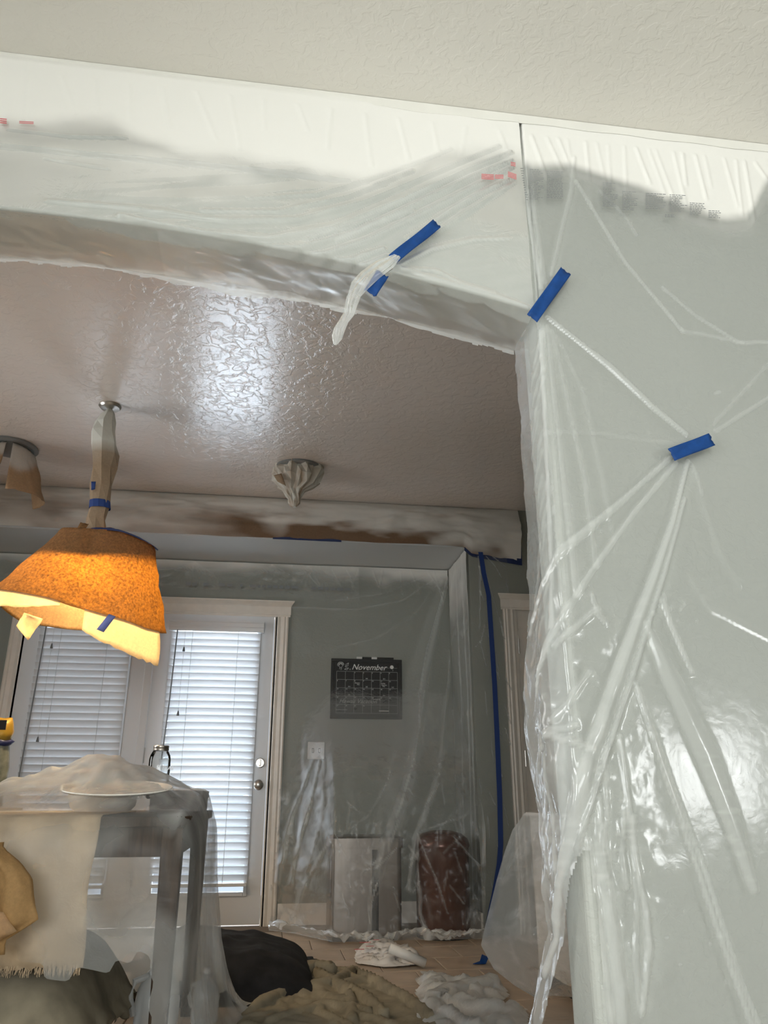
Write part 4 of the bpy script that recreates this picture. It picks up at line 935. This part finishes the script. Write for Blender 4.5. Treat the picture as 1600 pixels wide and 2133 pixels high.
# burlap runner across the table, hanging over the near edge
us = np.linspace(-1.35, -.475, 60); prof = [(3.1, TZ+.004), (2.9, TZ+.004), (2.6, TZ+.004), (2.49, TZ+.004), (2.462, TZ-.003), (2.455, TZ-.03)] + [(2.455, TZ-.03-.02*k) for k in range(1, 18)]
P = np.zeros((60, len(prof), 3))
for i, x in enumerate(us):
    for j_, (y, z) in enumerate(prof):
        s = max(0, j_-5); end = s/17
        P[i, j_] = (x + .006*math.sin(z*20), y - .003*end*math.sin(x*30), z - (.012*random.random() if j_ == len(prof)-1 else 0))
o = grid_mesh('table_runner', P, M['burlap']); solid(o, .002); tag(o, 'beige burlap runner with a frayed end hanging over the near table edge', 'runner')
fr = MB(); zb = prof[-1][1]; yb_ = prof[-1][0]
for k in range(260):
    x = random.uniform(-.9, -.475); l = random.uniform(.01, .028); dx = random.uniform(-.006, .006); fr.add([(x, yb_, zb), (x+.0018, yb_, zb), (x+dx+.001, yb_-.004, zb-l), (x+dx, yb_-.004, zb-l)], [(0, 1, 2, 3)])
f_ = fr.build('fringe', M['burlap'], o); f_['kind'] = 'stuff'
# things under the film
pc = on_y(225, 1584, 3.02)
cp = auto_smooth(MB().lathe([(0, 0), (.09, 0), (.11, .02), (.12, .06), (.10, .11), (.05, .15), (.03, .17), (.035, .185), (0, .185)], (pc[0], 3.02, TZ+.001), 28).build('centrepiece_pot', M['ceramic'])); tag(cp, 'rounded white pot under the plastic at the peak of the table tent', 'pot')
pl_c = np.array(on_y(243, 1657, 2.70)); plt = empty('serving_platter', tuple(pl_c)); tag(plt, 'white oval platter tilted under the plastic on the table', 'platter')
plt.rotation_euler = (R(9), 0, 0); plt.location.z += .012
q = MB().lathe([(0, -.006), (.10, -.006), (.16, .004), (.172, .010), (.170, .013), (.155, .008), (.10, 0), (0, 0)], (0, 0, 0), 48).build('dish', M['ceramic'], plt); auto_smooth(q); q.scale = (1, .82, 1)
def carton(name, x0, x1, y0, y1, z0, z1, label):
    e = empty(name, ((x0+x1)/2, (y0+y1)/2, z0)); tag(e, label, 'box'); a = (x1-x0)/2; b = (y1-y0)/2; h = z1-z0
    MB().box(-a, a, -b, b, 0, h*.72).build('box_base', M['grey_box'], e, bevel=.003); MB().box(-a-.003, a+.003, -b-.003, b+.003, h*.66, h).build('lid', M['grey_box'], e, bevel=.003)
    m = MB().box(a-.11, a-.02, -b+.02, -b+.030, h, h+.001).box(a-.03, a-.02, -b+.03, -b+.12, h, h+.001).build('red_line', M['red_print'], e); m['label'] = 'red corner line'; return e
M['grey_box'] = mat('grey cardboard', (.40, .38, .37), .6, noise=.1)
carton('flat_box', -.435, -.245, 3.16, 3.48, TZ+.001, TZ+.075, 'flat grey box with a red corner line under the plastic at the far table corner')
def table_height(x, y):
    h = np.full_like(x, -1.0)
    h = np.where((x > TX0) & (x < TX1) & (y > TY0) & (y < TY1), TZ+.014, h)
    r = np.hypot((x-pc[0])*np.where(x > pc[0], 1, .75), y-3.02); inside = (x > TX0) & (x < TX1) & (y > TY0) & (y < TY1); h = np.maximum(h, np.where(inside, TZ + .006 + .192*np.clip(1-r/.50, 0, 1)**1.1, -1))
    d = np.hypot(x-pl_c[0], (y-pl_c[1])/.82); h = np.maximum(h, np.where(d < .185, pl_c[2] + .018 + (y-pl_c[1])*.14, -1))
    h = np.maximum(h, np.where((x > -.445) & (x < -.235) & (y > 3.15) & (y < 3.49), TZ+.083, -1)); return h
sp = .024; xs_ = np.arange(-1.75, .36, sp); ys_ = np.arange(2.03, 4.10, sp); U, V = np.meshgrid(xs_, ys_, indexing='ij')
P = np.stack([U, V + .03*fbm(U*2, V*0, 3), 1.0 + .02*fbm(U*3, V*3, 5)], -1); pin = np.zeros(U.shape, bool); pin[0, :] = False
P = cloth(P, (sp, sp), 170, table_height, [(TX0, TX1+.022, TY0-.046, TY1+.022, TZ+.012)], iters=9, bend=.25, damp=.96, g=.0016)
ff = []
for k in range(17):
    a = 2*math.pi*k/17 + rng.uniform(-.1, .1); r1 = rng.uniform(.25, .6); ff.append(([(pc[0]+.03*math.cos(a), 3.02+.03*math.sin(a)), (pc[0]+r1*math.cos(a), 3.02+r1*math.sin(a))], [.006, .022], .085, .2))
for k in range(14):
    a = R(95+k*12) ; ff.append(([(TX1-.01, TY0+.01), (TX1-.01+rng.uniform(.2, .5)*math.cos(a), TY0+.01+rng.uniform(.2, .5)*math.sin(a))], [.004, .014], .03, .25))
Dz, Lz = fold_field(P[..., 0], P[..., 1], ff); Dz *= smooth(TZ-.02, TZ+.01, P[..., 2]); Lz *= smooth(TZ-.02, TZ+.01, P[..., 2]); P[..., 2] += Dz
side = smooth(TZ, TZ-.08, P[..., 2]); cr = fbm(U*4+V*2, V*5-U*2, 106, 3, True); P[..., 1] -= .012*side*np.clip(cr, 0, 1)*(P[..., 1] < TY0); P[..., 0] += .012*side*np.clip(cr, 0, 1)*(P[..., 0] > TX1)
hx = fbm(U*3, V*3, 101, 3); endm = (V > 2.04 + .05*fbm(U*4, U*0, 104, 3)) 
hem = curve1([(on_y(a, b, 2.43)[0], on_y(a, b, 2.43)[2]) for a, b in [(-400, 1990), (0, 1992), (60, 2020), (110, 2055), (170, 2043), (240, 2030), (300, 2010), (306, 2300), (600, 2300)]])
endm &= ~((P[..., 1] < TY0) & (P[..., 2] < hem(P[..., 0])))
o = grid_mesh('plastic_drape', P, M['film_table'], None, {'layers': np.clip(.10*smooth(.35, .8, fbm(U*5, V*5, 102, 4, True)) + .12*smooth(TZ-.05, TZ+.02, P[..., 2]) + .42*smooth(TZ+.03, TZ+.11, P[..., 2])*smooth(2.62, 2.86, P[..., 1]) + .62*smooth(TY1-.05, TY1+.01, P[..., 1])*smooth(TZ, TZ-.05, P[..., 2]) + .22*smooth(TX1, TX1+.02, P[..., 0]) + Lz + .5*smooth(.55, .85, 1-np.abs(vnoise(U*5+V*4, V*7-U*4, 105)))*smooth(TZ, TZ-.06, P[..., 2])*.6, 0, 1), 'paint': U*0}, endm); subsurf(o, 1)  # extra milkiness on the top and mound stands in for lamplight
tag(o, 'clear plastic drape tented over the dining table and hanging to the floor', 'plastic sheet')
# mason jar at the far end
jy = 3.62; jc = on_y(334, 1600, jy); z0 = TZ+.012
jr = empty('glass_jar', (jc[0], 3.40, z0)); 
jc = on_y(334, 1600, 3.40); jr.location = (jc[0]-.004, 3.40, TZ+.045); tag(jr, 'large clear glass mason jar with a zinc lid behind the plastic tent', 'jar')
sq = lambda r, z, n=40: [(r*(abs(math.cos(t))**.75)*math.copysign(1, math.cos(t)), r*(abs(math.sin(t))**.75)*math.copysign(1, math.sin(t)), z) for t in np.linspace(0, 2*math.pi, n+1)[:-1]]
auto_smooth(MB().loft([sq(.036, 0), sq(.042, .006), sq(.043, .03), sq(.043, .150), sq(.040, .166), sq(.033, .180), sq(.029, .186), sq(.029, .198)], cap=True).build('body', M['jar_glass'], jr), 40)
auto_smooth(MB().lathe([(0, .205), (.029, .205), (.0315, .203), (.0315, .198), (.030, .196), (.0315, .193), (.0315, .186), (.029, .184), (0, .184)], (0, 0, 0), 36).build('lid', M['tin'], jr), 30)
MB().loft([sq(.034, .008), sq(.040, .012), sq(.040, .038), sq(.038, .040)]).build('contents', M['amber'], jr)
text_mesh('ATLAS', .021, M['emboss'], (-.030, -.0385, .108), jr, 0, extr=.0008) if False else None
M['emboss'] = mat('raised glass lettering', (.70, .72, .72), .2)
text_mesh('ATLAS', .022, M['emboss'], (-.002, -.042, .108), jr, .15, 'embossed_lettering', .0008)
text_mesh('MASON', .016, M['emboss'], (.0, -.042, .075), jr, .15, 'embossed_lettering', .0008)

# printed bag at the far left beyond the table
bY = 3.9; bx = on_y(-20, 1560, bY)[0]
bg = empty('snack_bag', (bx, bY, .74)); tag(bg, 'yellow, navy and grey printed bag standing at the left edge by the blind', 'bag'); 
def bl(y): return on_y(0, y, bY)[2]-.74
rw = [(bl(1640), .085, .05), (bl(1600), .088, .055), (bl(1555), .075, .05), (bl(1545), .074, .05)]
ring = lambda z, a, b: [(a*math.cos(t)*(1+.08*math.sin(5*t)), b*math.sin(t), z + .004*math.sin(3*t)) for t in np.linspace(0, 2*math.pi, 21)[:-1]]
MB().loft([ring(0, .085, .05)] + [ring(*r_) for r_ in rw]).build('bag_body', M['bag_grey'], bg, True)
MB().loft([ring(bl(1553), .078, .052), ring(bl(1545), .095, .05), ring(bl(1541), .078, .052)]).build('navy_band', M['navy'], bg, True)
MB().loft([ring(bl(1543), .076, .051), ring(bl(1525), .085, .05), ring(bl(1508), .078, .035), ring(bl(1496), .072, .012)]).build('yellow_top', M['yellow'], bg, True)
MB().box(.0, .068, -.056, -.050, bl(1522), bl(1502)).build('dark_label', M['board_frame'], bg)
stl = empty('side_stand', (bx, bY, 0)); tag(stl, 'small dark wooden stand under the printed bag at the left edge', 'stand')
MB().box(-.2, .14, -.15, .15, .705, .739).build('top', M['wood'], stl, bevel=.004)
for x in (-.19, .10):
    for y in (-.14, .11): MB().box(x, x+.03, y, y+.03, 0, .705).build('leg', M['wood'], stl)

# ============================================================ BINS
b1 = empty('steel_bin', (.60, 5.12, 0)); tag(b1, 'brushed stainless steel rectangular bin behind the plastic', 'bin', 'bins under the plastic')
x0, x1, y0, y1 = -.21, .215, -.155, .15
auto_smooth(MB().loft([rr_ring(x0, x1, y0, y1, .03, .03), rr_ring(x0, x1, y0, y1, .03, .50)]).build('body', M['steel'], b1), 40)
auto_smooth(MB().loft([rr_ring(x0-.010, x1+.010, y0-.012, y1+.006, .038, .50), rr_ring(x0-.010, x1+.010, y0-.012, y1+.006, .038, .553), rr_ring(x0+.01, x1-.01, y0+.01, y1-.01, .03, .562)]).build('lid', M['steel'], b1), 40)
MB().loft([rr_ring(x0-.004, x1+.004, y0-.004, y1+.004, .03, 0), rr_ring(x0-.004, x1+.004, y0-.004, y1+.004, .03, .032)]).build('base', M['dark'], b1)
MB().box(.035, .075, y0-.003, y0+.002, .035, .49).build('painted_reflection', M['dark'], b1); MB().box(-.04, .04, y0-.03, y0, .004, .016).build('pedal', M['steel'], b1, bevel=.003)  # the black strip paints a dark reflection onto the steel front
b2 = empty('russet_bin', (1.08, 5.06, 0)); tag(b2, 'russet brown metal bin with a domed lid in the nook corner', 'bin', 'bins under the plastic')
auto_smooth(MB().lathe([(.0, .01), (.15, .01), (.158, .02), (.165, .49), (.168, .50), (.0, .50)], (0, 0, 0), 40).build('body', M['bronze'], b2), 40)
auto_smooth(MB().lathe([(.170, .498), (.172, .512), (.160, .545), (.12, .575), (.06, .590), (0, .594)], (0, 0, 0), 40).build('lid', M['bronze'], b2), 40)
MB().lathe([(0, 0), (.16, 0), (.162, .014), (0, .014)], (0, 0, 0), 36).build('base', M['dark'], b2)

# ============================================================ FLOOR CLOTHS
def rumple(name, x0, x1, y0, y1, comp, m, label, cat, sp=.02, boxes=(), steps=110, seed=1, amp=.03, outline=.06, thick=.0015, attrs=False, rot=0, heightf=None, iters=8, z0=.03, sub=1):
    n = int((x1-x0)/sp); k = int((y1-y0)/sp); a = np.linspace(x0, x1, n); b = np.linspace(y0, y1, k); U, V = np.meshgrid(a, b, indexing='ij')
    Z = z0 + amp*np.abs(fbm(U*5+seed, V*5, seed, 3)); P = np.stack([U + .02*fbm(U*4, V*4, seed+9, 2), V + .02*fbm(U*4, V*4, seed+11, 2), Z], -1)
    s1 = (a[1]-a[0])*comp[0]; s2 = (b[1]-b[0])*comp[1]
    pin = np.zeros(U.shape, bool)
    if heightf is None: pin[0, :] = pin[-1, :] = True; pin[:, 0] = pin[:, -1] = True; P[pin, 2] = .012
    P = cloth(P, (s1, s2), steps, heightf, boxes, iters=iters, bend=.45, damp=.93, g=.0014, fric=.5, pin=pin)
    u = (U-x0)/(x1-x0); v = (V-y0)/(y1-y0)
    mask = (u > outline*(1+fbm(v*5, v*0, seed+21, 3))) & (u < 1-outline*(1+fbm(v*5, v*0, seed+22, 3))) & (v > outline*(1+fbm(u*5, u*0, seed+23, 3))) & (v < 1-outline*(1+fbm(u*5, u*0, seed+24, 3)))
    if rot:
        c = np.array([(x0+x1)/2, (y0+y1)/2]); d_ = P[..., :2]-c; ca, sa = math.cos(rot), math.sin(rot); P[..., 0] = c[0] + d_[..., 0]*ca - d_[..., 1]*sa; P[..., 1] = c[1] + d_[..., 0]*sa + d_[..., 1]*ca
    P[..., 2] = np.maximum(P[..., 2], .010) + .003
    at = {'layers': np.clip(.5*smooth(.2, .8, fbm(U*8, V*8, seed+31, 3, True)), 0, 1), 'paint': U*0} if attrs else None
    o = grid_mesh(name, P, m, None, at, mask)
    if thick: solid(o, thick)
    if sub: subsurf(o, sub)
    tag(o, label, cat); return o
def crumple(name, poly, m, label, cat, amp, seed, folds=(), sp=.011, freq=3.2, attrs=False, thick=.0015, base=.016, aniso=0.6):
    """cloth lying on the floor: warped ridged folds inside a floor outline given as (x, y) points"""
    xs_ = [q[0] for q in poly]; ys_ = [q[1] for q in poly]
    U, V = np.meshgrid(np.arange(min(xs_), max(xs_), sp), np.arange(min(ys_), max(ys_), sp), indexing='ij')
    wx = fbm(U*2.5, V*2.5, seed, 3)*.22; wy = fbm(U*2.5, V*2.5, seed+5, 3)*.22; ca, sa = math.cos(aniso), math.sin(aniso)
    a = ((U+wx)*ca + (V+wy)*sa)*freq; b = (-(U+wx)*sa + (V+wy)*ca)*freq*.45
    r1 = 1-np.abs(vnoise(a*1.6, b*1.6, seed+7)); r2 = 1-np.abs(vnoise(a*3.3, b*3.3, seed+8)); r3 = 1-np.abs(vnoise(a*7, b*7, seed+9))
    Z = amp*(.55*r1**4 + .35*r2**4 + .12*r3**3)
    d, L = fold_field(U, V, folds); Z = np.maximum(Z*.8, d) + .2*Z
    ed = np.full(U.shape, 9.)
    for i in range(len(poly)):
        (ax, ay), (bx, by) = poly[i], poly[(i+1) % len(poly)]; dx, dy = bx-ax, by-ay; t = np.clip(((U-ax)*dx+(V-ay)*dy)/(dx*dx+dy*dy+1e-9), 0, 1); ed = np.minimum(ed, np.hypot(U-ax-t*dx, V-ay-t*dy))
    mask = in_poly(U + .02*fbm(U*9, V*9, seed+12, 2), V + .02*fbm(U*9, V*9, seed+13, 2), poly)
    Z = base + Z*smooth(-.005, .07, ed) ; gx, gy = np.gradient(Z, sp)
    P = np.stack([U - .25*Z*np.clip(gx, -1.5, 1.5), V - .25*Z*np.clip(gy, -1.5, 1.5), Z], -1)
    at = {'layers': np.clip(.25 + 4*(Z-base), 0, 1), 'paint': U*0} if attrs else None
    o = grid_mesh(name, P, m, None, at, mask)
    if thick: solid(o, thick)
    tag(o, label, cat); return o
fz = lambda *p: [tuple(on_z(a, b, .02)[:2]) for a, b in p]
dc_f = [(fz((480, 2120), (590, 2075), (700, 2052), (745, 2020)), [.02, .03, .03, .012], .10, 0), (fz((640, 2020), (690, 2050), (760, 2085), (800, 2120)), [.012, .03, .03, .02], .11, 0), (fz((735, 2020), (800, 2058), (860, 2092), (900, 2125)), [.012, .03, .035, .02], .10, 0),
        (fz((610, 2035), (650, 2028), (690, 2030)), [.02, .04, .02], .16, 0), (fz((560, 2130), (680, 2095), (770, 2110)), [.02, .03, .02], .07, 0), (fz((700, 2050), (730, 2080), (735, 2130)), [.01, .025, .02], .09, 0)]
crumple('drop_cloth', fz((470, 2150), (520, 2085), (600, 2050), (612, 2020), (660, 2012), (735, 2012), (800, 2040), (868, 2078), (915, 2110), (960, 2160), (700, 2300), (420, 2300)), M['canvas'], 'olive canvas drop cloth lying rumpled on the tile floor', 'drop cloth', .038, 3, dc_f, freq=4.5)
crumple('plastic_sheet', fz((868, 2040), (876, 2020), (930, 2028), (985, 2042), (1040, 2040), (1060, 2062), (1050, 2085), (1100, 2100), (1110, 2180), (900, 2180), (862, 2112)), M['film_floor'], 'crumpled milky plastic sheet on the floor in front of the wall corner', 'plastic sheet', .06, 17, [(fz((900, 2095), (960, 2070), (1050, 2050)), [.02, .05, .02], .14, 0)], freq=5, attrs=True, thick=0)
def tarp_h(x, y):
    x = x+.10; h = (.17+.03*fbm(x*7, y*7, 55, 3, True))*np.clip(1-((x+.06)/.40)**6, 0, 1)**.5*np.clip(1-((y-4.05)/.42)**4, 0, 1)**.5*(.8+.2*np.sin(x*5+2)) + .05*np.exp(-((x+.25)/.15)**2-((y-4.1)/.2)**2); return np.where(h > .01, h, -1)
rumple('black_cloth', -.70, .34, 3.45, 4.62, (1.07, 1.07), M['black_cloth'], 'black cloth cover heaped on the floor in front of the patio door', 'cloth', seed=11, amp=.02, heightf=tarp_h, z0=.32, steps=150)
def chair_h(x, y):
    h = (.35+.03*fbm(x*6, y*3, 77, 3, True))*np.clip(1-((x+.95)/.52)**6, 0, 1)**.5*np.clip(1-((y-2.86)/.46)**6, 0, 1)**.5; return np.where(h > .02, h, -1)
rumple('drop_cloth', -1.75, -.26, 2.08, 3.45, (1.05, 1.05), M['canvas'], 'olive canvas drop cloth heaped under the near edge of the table', 'drop cloth', seed=23, amp=.02, heightf=chair_h, z0=.52, steps=150, sp=.024)
# kraft paper scrap at the lower left
def paper_hang():
    us = np.linspace(0, 1, 24); U, V = np.meshgrid(us, us, indexing='ij'); yp = 2.30
    xl = on_y(-60, 1800, yp)[0]; top = on_y(0, 1755, yp)[2]; bot = on_y(0, 1990, yp)[2]
    out = curve1([(on_y(0, 1985, yp)[2], on_y(8, 1985, yp)[0]), (on_y(0, 1960, yp)[2], on_y(10, 1960, yp)[0]), (on_y(0, 1930, yp)[2], on_y(60, 1930, yp)[0]), (on_y(0, 1915, yp)[2], on_y(82, 1915, yp)[0]), (on_y(0, 1890, yp)[2], on_y(74, 1890, yp)[0]), (on_y(0, 1830, yp)[2], on_y(64, 1830, yp)[0]), (on_y(0, 1800, yp)[2], on_y(40, 1800, yp)[0]), (on_y(0, 1768, yp)[2], on_y(0, 1768, yp)[0])])
    Z = top + (bot-top)*V; X = xl + (out(Z)-xl)*U; Y = yp + .03*fbm(U*3, V*3, 111, 3) + .02*np.sin(U*7)
    o = grid_mesh('kraft_paper_sheet', np.stack([X, Y, Z], -1), M['kraft_mid'], None); solid(o, .001); tag(o, 'torn brown kraft paper sheet hanging in front of the table at the left edge', 'paper')
    c = [on_y(-40, 1895, yp-.02), on_y(8, 1900, yp-.03), on_y(34, 1940, yp-.03), on_y(-30, 1975, yp-.02)]
    f_ = patch('folded_corner', c, M['kraft_lit_tone'], o, 8, .02, 3, .006); f_['label'] = 'paler turned-over paper corner'
M['kraft_mid'] = kraft('brown kraft sheet', front=(.46, .28, .12), glow=(.5, .3, .1), trans=.15)
paper_hang()
# plastic jug standing by the table leg
jx = on_z(296, 2130, .0); 
def jug(x, y, label, s=1.0):
    e = empty('plastic_jug', (x, y, 0)); tag(e, label, 'jug', 'translucent plastic jugs by the table leg')
    sq2 = lambda r, z: [(r*s*(abs(math.cos(t))**.7)*math.copysign(1, math.cos(t)), r*s*(abs(math.sin(t))**.7)*math.copysign(1, math.sin(t)), z*s) for t in np.linspace(0, 2*math.pi, 33)[:-1]]
    b = MB().loft([sq2(.06, .012), sq2(.072, .022), sq2(.074, .13), sq2(.068, .17), sq2(.045, .215), sq2(.022, .235), sq2(.020, .25)]).build('body', M['jug'], e); auto_smooth(b, 50)
    MB().lathe([(0, .268*s), (.021*s, .268*s), (.023*s, .25*s), (0, .25*s)], (0, 0, 0), 20).build('cap', M['white_plastic'], e)
    MB().tube([(-.035*s, -.03*s, .21*s), (-.075*s, -.05*s, .20*s), (-.085*s, -.055*s, .15*s), (-.07*s, -.05*s, .10*s)], .011*s, 10).build('handle', M['jug'], e)
jug(-.34, 3.14, 'translucent plastic jug behind the table leg, left of it'); jug(-.19, 3.36, 'translucent plastic jug half hidden by the hanging drape beside the black cloth', .68)
# shopping bag and roll
def shop_bag():
    o = crumple('shopping_bag', fz((736, 1995), (738, 1978), (760, 1972), (800, 1960), (835, 1972), (885, 1998), (880, 2008), (800, 2012), (745, 2005)), M['bag_white'], 'crumpled white plastic shopping bag with red print on the floor before the bins', 'bag', .07, 41, [(fz((745, 1990), (800, 1985), (860, 1998)), [.04, .10, .04], .13, 0)], sp=.008, freq=9, thick=.001)
    pr = MB()
    for k, (x, y, w_) in enumerate([(.47, 4.36, .05), (.53, 4.365, .04), (.50, 4.40, .06), (.57, 4.39, .03)]): pr.box(x, x+w_, y, y+.012, .066+.012*k, .067+.012*k)
    b = pr.build('red_print', M['red_print'], o); b['kind'] = 'stuff'; b['label'] = 'red logo print'
M['bag_white'] = mat('white bag plastic', (.78, .74, .70), .35, trans=.2)
shop_bag()
a = Vector(on_z(812, 1975, .10)); b = Vector(on_z(885, 2006, .03)); rl = empty('film_roll', tuple((a+b)/2)); tag(rl, 'white roll of masking film lying slanted on the shopping bag', 'roll')
d_ = (b-a)/2
MB().tube([-d_, d_], .022, 16).build('roll', M['white_plastic'], rl, True); MB().tube([d_*.99, d_*1.06], .010, 12).build('core', M['kraft_mid'], rl)
# film draped at the back of the wall corner
def corner_drape():
    us = np.linspace(0, 1, 60); vs = np.linspace(0, 1, 110); U, V = np.meshgrid(us, vs, indexing='ij'); yq_ = 3.2
    left = curve1([(on_y(0, y, yq_)[2], on_y(x, y, yq_)[0]) for x, y in [(1093, 1697), (1068, 1735), (1050, 1790), (1035, 1850), (1022, 1910), (1010, 1960), (1003, 1995), (1030, 2050), (1075, 2090), (1120, 2120)]])
    zt, zb = on_y(0, 1697, yq_)[2], on_y(0, 2120, yq_)[2]; Z = zt + (zb-zt)*V; xl = left(Z); xr = 1.32 - .0*Z
    X = xl + (xr-xl)*U; Y = yq_ - .10*U + .03*fbm(U*3, V*4, 121, 3)*np.sqrt(U+.02) + .05*np.sin(U*5)*V
    L = .12 + .3*smooth(.3, .8, fbm(U*6, V*9, 122, 4, True)) + .5*smooth(.02, 0, V)
    o = grid_mesh('plastic_sheet', np.stack([X, Y, Z], -1), M['film_corner'], None, {'layers': L, 'paint': U*0}); tag(o, 'milky plastic sheet hanging slanted from a cabinet behind the wall corner', 'plastic sheet')
    e = empty('low_cabinet', (1.52, 3.45, 0)); tag(e, 'pale low cabinet mostly hidden behind the wall corner', 'cabinet'); h = zt-.008
    MB().box(-.26, .3, -.24, .4, .06, h-.02).build('body', M['trim'], e); MB().box(-.28, .32, -.255, .41, h-.02, h).build('top', M['trim'], e, bevel=.004)
    for x0_, x1_ in ((-.25, .015), (.025, .29)):
        dr = MB().box(x0_, x1_, -.255, -.24, .08, h-.04).build('door', M['trim'], e, bevel=.003); MB().box(x1_-.03, x1_-.02, -.27, -.255, .35, .45).build('handle', M['nickel'], dr)
    MB().box(-.24, .28, -.2, .38, 0, .06).build('plinth', M['dark'], e)
M['film_corner'] = film('milky film at corner', alpha=.36, layer=.4, crinkle=.4, cscale=20, rough=.3)
corner_drape()
